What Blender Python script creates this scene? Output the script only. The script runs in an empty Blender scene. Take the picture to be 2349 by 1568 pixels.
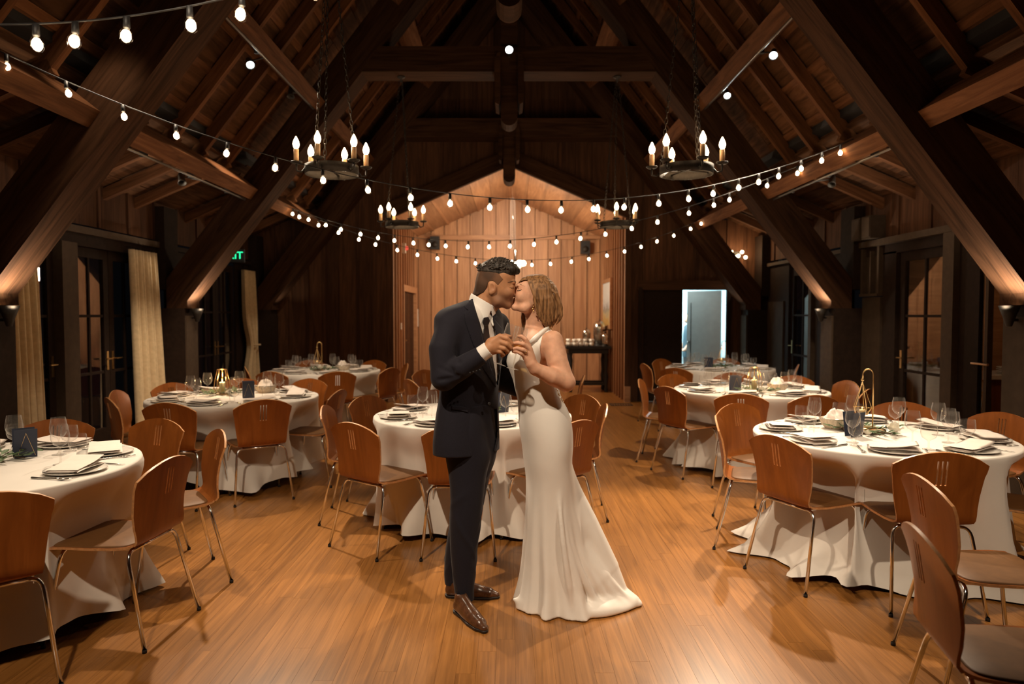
import bpy, bmesh, math, random
import numpy as np
from mathutils import Vector, Matrix, Euler, Quaternion
C = bpy.context.scene.collection
S = bpy.context.scene
PI = math.pi
random.seed(7)

# ------------------------------------------------------------------ camera, world, exposure
FPX, CX, CY, H = 1600.0, 1168.0, 784.0, 1.5
PITCH = math.atan(64 / FPX)
cam = bpy.data.cameras.new('camera')
cam_ob = bpy.data.objects.new('camera', cam)
C.objects.link(cam_ob)
cam.sensor_width = 36.0
cam.lens = FPX / 2349 * 36
cam.shift_x = 6.5 / 2349
cam.clip_start = 0.05
cam_ob.location = (0, 0, H)
cam_ob.rotation_euler = (PI / 2 - PITCH, 0, 0)
cam.dof.use_dof = True
cam.dof.focus_distance = 3.5
cam.dof.aperture_fstop = 2.2
S.camera = cam_ob

w = bpy.data.worlds.new('night')
S.world = w
w.use_nodes = True
w.node_tree.nodes['Background'].inputs[0].default_value = (0.10, 0.10, 0.12, 1)
w.node_tree.nodes['Background'].inputs[1].default_value = 0.02
S.view_settings.view_transform = 'Standard'
S.view_settings.look = 'None'
S.view_settings.gamma = 1
S.view_settings.use_curve_mapping = False
S.view_settings.exposure = 0.0
S.cycles.max_bounces = 6
S.cycles.diffuse_bounces = 3
S.cycles.glossy_bounces = 3
S.cycles.transmission_bounces = 4
S.cycles.transparent_max_bounces = 24
S.cycles.caustics_reflective = False
S.cycles.caustics_refractive = False
S.cycles.sample_clamp_indirect = 3.0
S.cycles.use_denoising = True

WARM = (1.0, 0.80, 0.58)
WARM2 = (1.0, 0.66, 0.36)
COOL = (0.72, 0.95, 1.0)
def spot(loc, target, power, color=WARM, angle=60, blend=0.6, size=0.05):
    l = bpy.data.lights.new('spot_light', 'SPOT')
    l.energy = power; l.color = color; l.spot_size = math.radians(angle); l.spot_blend = blend
    l.shadow_soft_size = size
    o = bpy.data.objects.new('spot_light', l); C.objects.link(o)
    o.location = loc
    d = Vector(target) - Vector(loc)
    o.rotation_euler = d.to_track_quat('-Z', 'Y').to_euler()
    return o
def point(loc, power, color=WARM, size=0.05):
    l = bpy.data.lights.new('point_light', 'POINT')
    l.energy = power; l.color = color; l.shadow_soft_size = size
    o = bpy.data.objects.new('point_light', l); C.objects.link(o)
    o.location = loc
    return o
def area(loc, target, power, color, sx, sy):
    l = bpy.data.lights.new('area_light', 'AREA')
    l.energy = power; l.color = color; l.shape = 'RECTANGLE'; l.size = sx; l.size_y = sy
    o = bpy.data.objects.new('area_light', l); C.objects.link(o)
    o.location = loc
    d = Vector(target) - Vector(loc)
    o.rotation_euler = d.to_track_quat('-Z', 'Y').to_euler()
    return o
# the track lamps of the hall, seen ones (Y > 6) and those of the bays above and behind the camera; last two added
spot((-2.36, 6.75, 3.86), (-0.6, 3.7, 0.3), 750, WARM, 52, 0.6, 0.05)
spot((2.38, 6.6, 3.92), (1.0, 4.2, 0.2), 900, WARM, 50, 0.5, 0.05)
spot((2.32, 7.9, 3.86), (2.2, 5.4, 0.6), 500, WARM, 60, 0.6)
spot((0.0, 8.2, 4.62), (0.0, 4.6, 0.6), 110, (1.0, 0.86, 0.7), 60, 0.6, 0.15)
spot((-1.5, 0.9, 4.3), (-0.05, 3.6, 0.95), 620, WARM, 42, 0.8, 0.05)
spot((1.9, 0.9, 4.2), (0.25, 3.6, 0.9), 300, WARM, 42, 0.8, 0.06)
spot((-2.36, 4.6, 3.9), (-2.6, 3.8, 0.7), 300, WARM, 75, 0.7, 0.06)
spot((-1.3, 0.1, 3.9), (-2.5, 3.5, 0.6), 420, WARM, 44, 0.8, 0.06)
spot((1.4, 0.1, 3.9), (2.3, 4.4, 0.5), 430, WARM, 38, 0.8, 0.06)
spot((2.36, 4.2, 3.9), (2.35, 4.2, 0.7), 300, WARM, 75, 0.7, 0.06)
spot((-2.3, 5.9, 3.85), (-2.5, 7.6, 0.7), 480, WARM, 72, 0.7, 0.06)  # added pair that brightens the far tables, no fixture there
spot((2.3, 5.9, 3.85), (2.5, 7.8, 0.7), 480, WARM, 72, 0.7, 0.06)
# alcove chandelier light and back-wall spot, kitchen ceiling light, service-room lamp, added fill lights
point((0.15, 13.2, 2.25), 120, WARM, 0.12)
spot((0.02, 12.4, 3.55), (0.0, 15.4, 2.2), 240, WARM, 95, 0.7)
spot((-2.4, 7.6, 3.9), (-4.2, 8.0, 1.3), 170, WARM, 44, 0.8, 0.06)  # added spots, this and the next two, that brighten the curtains
spot((-2.4, 10.2, 3.9), (-4.2, 11.2, 1.3), 110, WARM, 40, 0.8, 0.06)
spot((-2.4, 4.7, 3.9), (-4.2, 5.9, 1.3), 90, WARM, 40, 0.8, 0.06)
area((3.4, 14.2, 2.5), (3.4, 14.2, 0), 260, COOL, 1.6, 1.6)
area((2.75, 12.25, 2.45), (3.4, 12.5, 0.9), 12, COOL, 0.3, 0.3)  # added fill that lights the open kitchen door leaf
point((5.6, 6.4, 2.2), 7, (1.0, 0.62, 0.3), 0.1)

# ------------------------------------------------------------------ picture rays -> points of the place
cP, sP = math.cos(PITCH), math.sin(PITCH)
def ray(px, py):
    u = (px - CX) / FPX; v = -(py - CY) / FPX
    return Vector((u, cP + v * sP, -sP + v * cP))
def at(px, py, Y):
    d = ray(px, py); return Vector((0, 0, H)) + d * (Y / d.y)
def on_z(px, py, z=0.0):
    d = ray(px, py); return Vector((0, 0, H)) + d * ((z - H) / d.z)
def proj(p):
    x, y, z = p[0], p[1], p[2] - H
    f = y * cP - z * sP; v = y * sP + z * cP
    return CX + x / f * FPX, CY - v / f * FPX

# ------------------------------------------------------------------ materials
def nt(name):
    m = bpy.data.materials.new(name); m.use_nodes = True
    t = m.node_tree
    for n in list(t.nodes): t.nodes.remove(n)
    out = t.nodes.new('ShaderNodeOutputMaterial')
    return m, t, out
def N(t, kind, **kw):
    n = t.nodes.new('ShaderNode' + kind)
    for k, v in kw.items():
        if k in n.inputs: n.inputs[k].default_value = v
        else: setattr(n, k, v)
    return n
def c4(c): return (c[0], c[1], c[2], 1)
def simple(name, col, rough=0.5, metal=0.0, noise=0.0, nscale=40, bump=0.0, spec=0.5, sheen=0.0, sss=0.0, coat=0.0):
    m, t, out = nt(name)
    b = N(t, 'BsdfPrincipled', Roughness=rough, Metallic=metal)
    b.inputs['Base Color'].default_value = c4(col)
    b.inputs['Specular IOR Level'].default_value = spec
    if sheen: b.inputs['Sheen Weight'].default_value = sheen
    if coat: b.inputs['Coat Weight'].default_value = coat
    if sss:
        b.inputs['Subsurface Weight'].default_value = sss
        b.inputs['Subsurface Radius'].default_value = (0.012, 0.005, 0.003)
        b.inputs['Subsurface Scale'].default_value = 0.6
    t.links.new(b.outputs[0], out.inputs[0])
    if noise or bump:
        tc = N(t, 'TexCoord'); nz = N(t, 'TexNoise', Scale=nscale, Detail=4.0)
        t.links.new(tc.outputs['Object'], nz.inputs['Vector'])
        if noise:
            r = N(t, 'ValToRGB')
            r.color_ramp.elements[0].position = 0.3; r.color_ramp.elements[1].position = 0.7
            r.color_ramp.elements[0].color = c4([x * (1 - noise) for x in col])
            r.color_ramp.elements[1].color = c4([min(1, x * (1 + noise)) for x in col])
            t.links.new(nz.outputs['Fac'], r.inputs[0]); t.links.new(r.outputs[0], b.inputs['Base Color'])
        if bump:
            bp = N(t, 'Bump', Strength=bump, Distance=0.004)
            t.links.new(nz.outputs['Fac'], bp.inputs['Height']); t.links.new(bp.outputs[0], b.inputs['Normal'])
    return m
def wood(name, c1, c2, rough=0.5, gs=(1.6, 22, 22), var=0.3, bump=0.15, coat=0.0, spec=0.5):
    m, t, out = nt(name)
    b = N(t, 'BsdfPrincipled', Roughness=rough)
    b.inputs['Specular IOR Level'].default_value = spec
    if coat:
        b.inputs['Coat Weight'].default_value = coat; b.inputs['Coat Roughness'].default_value = 0.12
    tc = N(t, 'TexCoord'); oi = N(t, 'ObjectInfo'); mp = N(t, 'Mapping'); mp.inputs['Scale'].default_value = gs
    mul = N(t, 'Math', operation='MULTIPLY'); mul.inputs[1].default_value = 61.0
    t.links.new(oi.outputs['Random'], mul.inputs[0])
    add = N(t, 'VectorMath', operation='ADD')
    t.links.new(tc.outputs['Object'], mp.inputs['Vector'])
    t.links.new(mp.outputs[0], add.inputs[0]); t.links.new(mul.outputs[0], add.inputs[1])
    nz = N(t, 'TexNoise', Scale=1.0, Detail=5.0, Roughness=0.6, Distortion=1.2)
    t.links.new(add.outputs[0], nz.inputs['Vector'])
    r = N(t, 'ValToRGB')
    r.color_ramp.elements[0].position = 0.32; r.color_ramp.elements[1].position = 0.68
    r.color_ramp.elements[0].color = c4(c1); r.color_ramp.elements[1].color = c4(c2)
    t.links.new(nz.outputs['Fac'], r.inputs[0])
    hs = N(t, 'HueSaturation')
    gm = N(t, 'NewGeometry')
    ad = N(t, 'Math', operation='ADD'); fr = N(t, 'Math', operation='FRACT')
    t.links.new(oi.outputs['Random'], ad.inputs[0]); t.links.new(gm.outputs['Random Per Island'], ad.inputs[1]); t.links.new(ad.outputs[0], fr.inputs[0])
    mr = N(t, 'MapRange'); mr.inputs['To Min'].default_value = 1 - var; mr.inputs['To Max'].default_value = 1 + var
    t.links.new(fr.outputs[0], mr.inputs['Value']); t.links.new(mr.outputs[0], hs.inputs['Value'])
    t.links.new(r.outputs[0], hs.inputs['Color']); t.links.new(hs.outputs[0], b.inputs['Base Color'])
    if bump:
        bp = N(t, 'Bump', Strength=bump, Distance=0.003)
        t.links.new(nz.outputs['Fac'], bp.inputs['Height']); t.links.new(bp.outputs[0], b.inputs['Normal'])
    t.links.new(b.outputs[0], out.inputs[0])
    return m
def emit(name, col, strength):
    m, t, out = nt(name)
    e = N(t, 'Emission'); e.inputs[0].default_value = c4(col); e.inputs[1].default_value = strength
    t.links.new(e.outputs[0], out.inputs[0]); return m
def glass(name, tint=(1, 1, 1), base=0.03, rough=0.02, gain=1.0, rim_shine=False):
    m, t, out = nt(name)
    tr = N(t, 'BsdfTransparent'); tr.inputs[0].default_value = c4(tint)
    gl = N(t, 'BsdfGlossy', Roughness=rough)
    lw = N(t, 'LayerWeight', Blend=0.5)
    pw = N(t, 'Math', operation='POWER'); pw.inputs[1].default_value = 2.7
    ma = N(t, 'Math', operation='MULTIPLY_ADD'); ma.inputs[1].default_value = 0.7 * gain; ma.inputs[2].default_value = base
    ma.use_clamp = True
    t.links.new(lw.outputs['Facing'], pw.inputs[0]); t.links.new(pw.outputs[0], ma.inputs[0])
    mx = N(t, 'MixShader')
    t.links.new(ma.outputs[0], mx.inputs[0]); t.links.new(tr.outputs[0], mx.inputs[1]); t.links.new(gl.outputs[0], mx.inputs[2])
    df = N(t, 'BsdfDiffuse'); df.inputs[0].default_value = (0.9, 0.88, 0.85, 1)
    m2 = N(t, 'MixShader'); m2.inputs[0].default_value = 0.4
    t.links.new(gl.outputs[0], m2.inputs[1]); t.links.new(df.outputs[0], m2.inputs[2])
    if rim_shine: t.links.new(m2.outputs[0], mx.inputs[2])  # white diffuse stands in for light bent bright at glass edges
    t.links.new(mx.outputs[0], out.inputs[0]); return m
M = {}
M['truss'] = wood('stained_timber', (0.022, 0.0098, 0.0048), (0.062, 0.028, 0.0135), 0.8, (1.2, 16, 16), 0.2, 0.25, 0.0, 0.06)
M['roof'] = wood('roof_board', (0.040, 0.017, 0.008), (0.115, 0.052, 0.024), 0.85, (1.2, 12, 12), 0.4, 0.3, 0.0, 0.06)
M['rafter'] = wood('rafter_wood', (0.066, 0.026, 0.011), (0.150, 0.063, 0.027), 0.8, (1.2, 16, 16), 0.25, 0.3, 0.0, 0.06)
M['darkwall'] = wood('dark_cladding', (0.040, 0.017, 0.008), (0.092, 0.040, 0.019), 0.75, (1.2, 14, 14), 0.25, 0.2, 0.0, 0.12)
M['paint'] = simple('dark_paint', (0.020, 0.011, 0.007), 0.75, 0, 0.2, 20, 0.1, 0.12)
M['trim'] = simple('taupe_paint', (0.062, 0.040, 0.025), 0.7, 0, 0.12, 18, 0.1, 0.15)
M['panel'] = simple('grey_panel_paint', (0.050, 0.033, 0.021), 0.75, 0, 0.15, 12, 0.1, 0.12)
M['cedar'] = wood('alcove_cedar', (0.27, 0.122, 0.054), (0.43, 0.222, 0.108), 0.5, (0.9, 14, 14), 0.22, 0.2)
M['oak'] = wood('oak_floor', (0.195, 0.077, 0.0165), (0.350, 0.148, 0.037), 0.29, (1.4, 40, 40), 0.07, 0.04, 0.0, 0.42)
M['chairwood'] = wood('cherry_plywood', (0.195, 0.055, 0.0098), (0.285, 0.086, 0.0160), 0.34, (14, 14, 1.2), 0.1, 0.03, 0.0, 0.3)
M['chairedge'] = simple('plywood_edge', (0.52, 0.25, 0.10), 0.35, 0, 0.2, 60)
M['seatpad'] = simple('seat_vinyl', (0.135, 0.060, 0.019), 0.55, 0, 0.1, 30, 0.05, 0.2)
M['chrome'] = simple('chrome', (0.80, 0.82, 0.84), 0.14, 1.0)
M['conduit'] = simple('steel_conduit', (0.20, 0.18, 0.16), 0.4, 1.0)
M['rubber'] = simple('black_rubber', (0.012, 0.01, 0.01), 0.7)
M['cloth'] = simple('white_linen', (0.72, 0.67, 0.61), 0.85, 0, 0.03, 6, 0.08, 0.2, 0.2)
M['napkin'] = simple('napkin_cotton', (0.78, 0.69, 0.62), 0.9, 0, 0.03, 30, 0.15, 0.2, 0.2)
M['china'] = simple('white_china', (0.76, 0.72, 0.66), 0.18)
M['steel'] = simple('cutlery_steel', (0.62, 0.58, 0.53), 0.2, 1.0)
M['glass'] = glass('clear_glass', (0.97, 0.96, 0.95), 0.05, 0.04, 1.1, True)
M['flute'] = glass('flute_glass', (0.97, 0.95, 0.92), 0.10, 0.05, 1.3, True)
M['pane'] = glass('window_glass', (0.9, 0.92, 0.92), 0.05, 0.01, 1.3)
M['wine'] = glass('champagne', (0.95, 0.80, 0.48), 0.06, 0.05, 0.6, True)
M['curtain'] = simple('curtain_linen', (0.60, 0.45, 0.27), 0.9, 0, 0.1, 25, 0.15, 0.1, 0.2)
M['iron'] = simple('wrought_iron', (0.022, 0.016, 0.011), 0.6, 0.3, 0.3, 60, 0.3)
M['brass'] = simple('gold_wire', (0.75, 0.52, 0.24), 0.28, 1.0)
M['candle'] = simple('candle_sleeve', (0.72, 0.48, 0.27), 0.6, 0, 0.08, 40, 0.05, 0.4, 0, 0.3)
M['wax'] = simple('candle_wax', (0.85, 0.68, 0.40), 0.5, 0, 0, 1, 0, 0.4, 0, 0.6)
M['black'] = simple('matte_black', (0.012, 0.011, 0.012), 0.55)
M['navy'] = simple('navy_card', (0.02, 0.026, 0.05), 0.6)
M['leaf'] = simple('eucalyptus_leaf', (0.10, 0.15, 0.07), 0.55, 0, 0.4, 30)
M['petal'] = simple('white_petal', (0.82, 0.78, 0.68), 0.8, 0, 0.05, 30)
M['slice'] = wood('log_slice', (0.30, 0.17, 0.08), (0.50, 0.32, 0.16), 0.6)
M['bark'] = simple('bark', (0.10, 0.06, 0.03), 0.9, 0, 0.4, 40, 0.5)
M['basket'] = simple('pale_wicker', (0.62, 0.52, 0.40), 0.7, 0, 0.15, 60, 0.3)
M['bulb'] = emit('bulb_glow', (1.0, 0.74, 0.46), 60)
M['flamebulb'] = emit('flame_bulb_glow', (1.0, 0.70, 0.40), 20)
M['flame'] = emit('candle_flame', (1.0, 0.55, 0.16), 10)
M['lampface'] = emit('lamp_face', (0.88, 1.0, 0.98), 30)
M['bulbglass'] = glass('bulb_glass', (1.0, 0.97, 0.93), 0.03, 0.03, 0.6)
M['exit'] = emit('exit_green', (0.02, 0.75, 0.28), 2.2)
M['redlight'] = emit('red_lens', (0.9, 0.10, 0.06), 1.0)
M['kitchen'] = simple('kitchen_wall', (0.55, 0.66, 0.68), 0.6)
M['greydoor'] = simple('grey_door', (0.36, 0.34, 0.31), 0.5, 0, 0.05, 10)

# ------------------------------------------------------------------ mesh building
class MB:
    def __init__(s): s.v = []; s.f = []; s.m = []; s.mi = 0
    def add(s, v, f):
        o = len(s.v); s.v.extend([tuple(p) for p in v]); s.f.extend([tuple(i + o for i in q) for q in f]); s.m.extend([s.mi] * len(f)); return s
    def box(s, c, d, R=None):
        x, y, z = d[0] / 2, d[1] / 2, d[2] / 2
        v = [Vector((a * x, b * y, e * z)) for a in (-1, 1) for b in (-1, 1) for e in (-1, 1)]
        if R is not None: v = [R @ p for p in v]
        c = Vector(c); v = [p + c for p in v]
        return s.add(v, [(0, 1, 3, 2), (4, 6, 7, 5), (0, 4, 5, 1), (2, 3, 7, 6), (0, 2, 6, 4), (1, 5, 7, 3)])
    def tube(s, pts, r, n=8, cap=True):
        pts = [Vector(p) for p in pts]
        rs = r if isinstance(r, (list, tuple)) else [r] * len(pts)
        v = []; f = []
        up = None
        for i, p in enumerate(pts):
            a = pts[max(0, i - 1)]; b = pts[min(len(pts) - 1, i + 1)]
            t = (b - a)
            if t.length < 1e-9: t = Vector((0, 0, 1))
            t.normalize()
            if up is None: up = t.orthogonal().normalized()
            else:
                up = (up - t * up.dot(t))
                up = up.normalized() if up.length > 1e-6 else t.orthogonal().normalized()
            w_ = t.cross(up)
            for k in range(n):
                q = 2 * PI * k / n
                v.append(p + (up * math.cos(q) + w_ * math.sin(q)) * rs[i])
        for i in range(len(pts) - 1):
            for k in range(n):
                k2 = (k + 1) % n
                f.append((i * n + k, i * n + k2, (i + 1) * n + k2, (i + 1) * n + k))
        if cap:
            f.append(tuple(range(n - 1, -1, -1))); L = (len(pts) - 1) * n
            f.append(tuple(L + k for k in range(n)))
        return s.add(v, f)
    def lathe(s, prof, n=20, c=(0, 0, 0), R=None, cap=False):
        v = []; f = []
        for r, z in prof:
            for k in range(n):
                q = 2 * PI * k / n
                p = Vector((r * math.cos(q), r * math.sin(q), z))
                if R is not None: p = R @ p
                v.append(p + Vector(c))
        for i in range(len(prof) - 1):
            for k in range(n):
                k2 = (k + 1) % n
                f.append((i * n + k, i * n + k2, (i + 1) * n + k2, (i + 1) * n + k))
        if cap:
            f.append(tuple(range(n - 1, -1, -1))); L = (len(prof) - 1) * n
            f.append(tuple(L + k for k in range(n)))
        return s.add(v, f)
    def prism(s, poly, a, b, axis=1):
        n = len(poly); v = []
        for d in (a, b):
            for p in poly:
                if axis == 1: v.append((p[0], d, p[1]))
                elif axis == 0: v.append((d, p[0], p[1]))
                else: v.append((p[0], p[1], d))
        f = [tuple(range(n)), tuple(range(2 * n - 1, n - 1, -1))]
        for k in range(n): f.append((k, n + k, n + (k + 1) % n, (k + 1) % n))
        return s.add(v, f)
    def mesh(s, name, mats, smooth=False):
        me = bpy.data.meshes.new(name); me.from_pydata(s.v, [], s.f)
        for m in (mats if isinstance(mats, (list, tuple)) else [mats]): me.materials.append(m)
        if any(s.m): me.polygons.foreach_set('material_index', s.m)
        bm = bmesh.new(); bm.from_mesh(me); bmesh.ops.recalc_face_normals(bm, faces=bm.faces); bm.to_mesh(me); bm.free()
        if smooth: me.polygons.foreach_set('use_smooth', [True] * len(me.polygons))
        me.update(); return me
def link(name, me, parent=None, loc=None, rot=None):
    o = bpy.data.objects.new(name, me); C.objects.link(o)
    if parent is not None: o.parent = parent
    if loc is not None: o.location = loc
    if rot is not None: o.rotation_euler = rot
    return o
def obj(name, mb, mats, parent=None, smooth=False): return link(name, mb.mesh(name, mats, smooth), parent)
def tag(o, label=None, cat=None, group=None, kind=None):
    if label: o['label'] = label
    if cat: o['category'] = cat
    if group: o['group'] = group
    if kind: o['kind'] = kind
    return o
def empty(name, loc=(0, 0, 0), rz=0, label=None, cat=None, group=None, kind=None):
    o = bpy.data.objects.new(name, None); C.objects.link(o); o.location = loc; o.rotation_euler = (0, 0, rz)
    o.empty_display_size = 0.1
    return tag(o, label, cat, group, kind)
def copy_tree(o, parent=None):
    c = o.copy(); C.objects.link(c)
    if parent is not None: c.parent = parent
    for ch in o.children: copy_tree(ch, c)
    return c
_boxes = {}
def beam(name, p0, p1, w_, h_, mat, parent=None, up=(0, 0, 1), roll=0):
    """a squared timber from p0 to p1: its own object, local X along the grain; w_ across, h_ along 'up'"""
    p0, p1 = Vector(p0), Vector(p1)
    L = (p1 - p0).length
    key = (round(L, 3), round(w_, 3), round(h_, 3), mat.name)
    if key not in _boxes: _boxes[key] = MB().box((0, 0, 0), (L, w_, h_)).mesh(name, mat)
    x = (p1 - p0).normalized(); z = Vector(up); z = (z - x * z.dot(x)).normalized(); y = z.cross(x)
    R = Matrix((x, y, z)).transposed()
    o = link(name, _boxes[key], parent)
    o.matrix_local = Matrix.Translation((p0 + p1) / 2) @ R.to_4x4() if parent is None else Matrix.Translation((p0 + p1) / 2 - Vector(parent.location)) @ R.to_4x4()
    return o

# ================================================================== THE HALL
XW, YE, YB = 4.3, 11.95, -1.6           # wall faces, end wall, wall behind the camera
AL = math.atan(1.277); cA, sA = math.cos(AL), math.sin(AL)
ZA = 6.654
def slope(s, d, off): return s * (d * cA + off * sA), ZA - d * sA + off * cA
def struct(o): return tag(o, kind='structure')

# floor: slab, strip-oak planks laid along the hall
fl = struct(obj('floor', MB().box((0, 5.0, -0.045), (9.4, 13.6, 0.06)).box((0, 13.7, -0.045), (4.1, 3.5, 0.06)), M['oak']))
rnd = random.Random(3)
PW = 0.083
near, far = [], []
ncol = int(8.58 / PW)
for i in range(ncol):
    x = -4.29 + PW * (i + 0.5)
    y = 1.0 - rnd.random() * 1.2
    while y < YE:
        L = rnd.choice([0.9, 1.2, 1.5, 1.9, 2.3])
        y1 = min(y + L, YE)
        if y1 > 1.3 and y1 - y > 0.05:
            ym = max(y, 1.8) * 0.5 + y1 * 0.5
            inside = abs(x) / max(0.1, y1) < 0.80
            (near if inside else far).append((ym, x, y, y1))
        y = y1
    if abs(x) < 1.98:
        y = YE
        while y < 15.4:
            y1 = min(y + rnd.choice([1.2, 1.7]), 15.4); far.append((y + 9, x, y, y1)); y = y1
near.sort()
far += near[300:]; near = near[:300]
_pl = {}
for ym, x, y0, y1 in near:
    L = round(y1 - y0, 2)
    if L not in _pl: _pl[L] = MB().box((0, 0, 0), (L - 0.0008, PW - 0.0007, 0.014)).mesh('plank', M['oak'])
    link('plank', _pl[L], fl, (x, (y0 + y1) / 2, -0.007), (0, 0, PI / 2))
mb = MB()
for ym, x, y0, y1 in far: mb.box(((y0 + y1) / 2, -x, -0.007), (y1 - y0 - 0.0008, PW - 0.0007, 0.014))
o = obj('distant_planks', mb, M['oak'], fl); o.rotation_euler = (0, 0, PI / 2); tag(o, kind='stuff')

# trusses
def xz_prism(name, poly, y0, y1, d, mat, parent):
    """a timber cut to a polygon in the XZ plane, its local X along direction d"""
    d = Vector((d[0], 0, d[1])).normalized(); o0 = Vector((poly[0][0], 0, poly[0][1]))
    z = Vector((-d.z, 0, d.x))
    loc = [((Vector((p[0], 0, p[1])) - o0).dot(d), (Vector((p[0], 0, p[1])) - o0).dot(z)) for p in poly]
    o = obj(name, MB().prism(loc, y0, y1), mat, parent)
    R = Matrix((d, Vector((0, 1, 0)), z)).transposed()
    o.matrix_local = Matrix.Translation(o0) @ R.to_4x4()
    return o
TY = [5.4, 8.65, 11.72]
for ti, yc in enumerate(TY):
    t = struct(empty('trim_%d' % (ti + 1), (0, 0, 0)))
    a, b = yc - 0.17, yc + 0.17
    for s in (-1, 1):
        xz_prism('principal_rafter', [(0, 6.654), (s * 3.91, 1.66), (s * 3.91, 1.57), (s * 4.16, 1.57), (s * 4.16, 1.925), (0, 7.237)], a, b, (s * cA, -sA), M['truss'], t)
        # post of painted boards under the rafter's foot, a lighter board on its inner face
        obj('post', MB().box((s * 4.12, yc, 0.785), (0.34, 0.34, 1.57)), M['paint'], t)
        obj('post_face', MB().box((s * 3.94, yc, 0.74), (0.022, 0.30, 1.48)), M['trim'] if ti == 1 else M['panel'] if s > 0 else M['paint'], t)
        obj('upper_post', MB().box((s * 4.27, yc, 2.3), (0.2, 0.34, 1.0)), M['paint'], t)
        # collar
        x0, x1 = (0.0, 1.77)
        xz_prism('collar_beam', [(s * 0.0, 4.40), (s * 1.765, 4.40), (s * 1.56, 4.70), (0, 4.70)], a - 0.004, b + 0.004, (s, 0), M['truss'], t)
        o = obj('cheek_plate', MB().prism([(s * 0.105, 4.62), (s * 0.145, 4.60), (s * 0.175, 4.5), (s * 0.175, 4.1), (s * 0.165, 4.02), (s * 0.125, 4.0), (s * 0.105, 4.06)], a - 0.05, b + 0.05), M['truss'], t)
    mb = MB().prism([(-0.1, 7.0), (-0.1, 3.87)] + [(-0.1 * math.cos(q), 3.87 - 0.1 * math.sin(q)) for q in [PI * k / 8 for k in range(1, 8)]] + [(0.1, 3.87), (0.1, 7.0)], yc - 0.15, yc + 0.15)
    o = obj('king_post', mb, M['truss'], t)

# roof
ce = struct(empty('ceiling', (0, 0, 0)))
Y0R, Y1R = YB, YE
for s in (-1, 1):
    nd = 0.0
    k = 0
    for d in np.arange(-0.20, 4.60, 0.42):
        cuts = [Y0R, 2.6 + rnd.uniform(-0.8, 0.8), 5.9 + rnd.uniform(-0.8, 0.8), 9.0 + rnd.uniform(-0.8, 0.8), Y1R]
        for y0, y1 in zip(cuts, cuts[1:]):
            off = 0.572 + rnd.uniform(-0.006, 0.006)
            x, z = slope(s, d + 0.21, off)
            beam('plank', (x, y0 + .003, z), (x, y1 - .003, z), 0.414, 0.024, M['roof'], ce, (s * sA, 0, cA))
    for d in np.arange(-0.20, 4.9, 0.42):
        x, z = slope(s, d, 0.553)
        beam('batten', (x, Y0R, z), (x, Y1R, z), 0.075, 0.034, M['rafter'], ce, (s * sA, 0, cA))
    for y in np.arange(-1.2, YE, 0.62):
        if min(abs(y - q) for q in TY) < 0.2: continue
        p, q = slope(s, -0.2, 0.48), slope(s, 4.80, 0.48)
        beam('rafter', (p[0], y, p[1]), (q[0], y, q[1]), 0.065, 0.12, M['rafter'], ce, (s * sA, 0, cA))
        beam('rafter', (s * 3.22, y, 3.24), (s * 4.68, y, 2.61), 0.065, 0.11, M['rafter'], ce, (0, 0, 1))
    for d, w_ in ((4.82, 0.15), (3.49, 0.15), (1.9, 0.15)):
        x, z = slope(s, d, 0.28)
        ys = [Y0R, TY[0] - .17, TY[0] + .17, TY[1] - .17, TY[1] + .17, TY[2] - .17]
        for y0, y1 in zip(ys[::2], ys[1::2]):
            beam('purlin', (x, y0, z), (x, y1, z), w_, 0.30, M['rafter'], ce, (s * sA, 0, cA))
    # low outer roof
    for k in range(5):
        u0 = (k + 0.5) / 5
        x = 3.26 + (4.72 - 3.26) * u0; z = 3.32 + (2.69 - 3.32) * u0
        ys = [Y0R, 2.0 + rnd.uniform(-.5, .5), 4.6 + rnd.uniform(-.5, .5), 7.2 + rnd.uniform(-.5, .5), 9.6 + rnd.uniform(-.5, .5), Y1R]
        for y0, y1 in zip(ys, ys[1:]):
            beam('plank', (s * x, y0 + .004, z + rnd.uniform(-.006, .006)), (s * x, y1 - .004, z), 0.312, 0.022, M['roof'], ce, (s * 0.396, 0, 0.918))
x, z = 0, ZA + 0.55
beam('ridge_beam', (0, Y0R, ZA + .62), (0, Y1R, ZA + .62), 0.14, 0.34, M['truss'], ce)
# outer weather skin so that no night shows through the boards
mb = MB()
for s in (-1, 1):
    p, q = slope(s, -0.6, 0.64), slope(s, 4.95, 0.64)
    mb.prism([p, q, (q[0], q[1] + .05), (p[0], p[1] + .05)], YB - .1, YE + .1)
    mb.prism([(s * 3.2, 3.40), (s * 4.9, 2.66), (s * 4.9, 2.72), (s * 3.2, 3.47)], YB - .1, YE + .1)
obj('roof_deck', mb, M['black'], ce)

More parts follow.
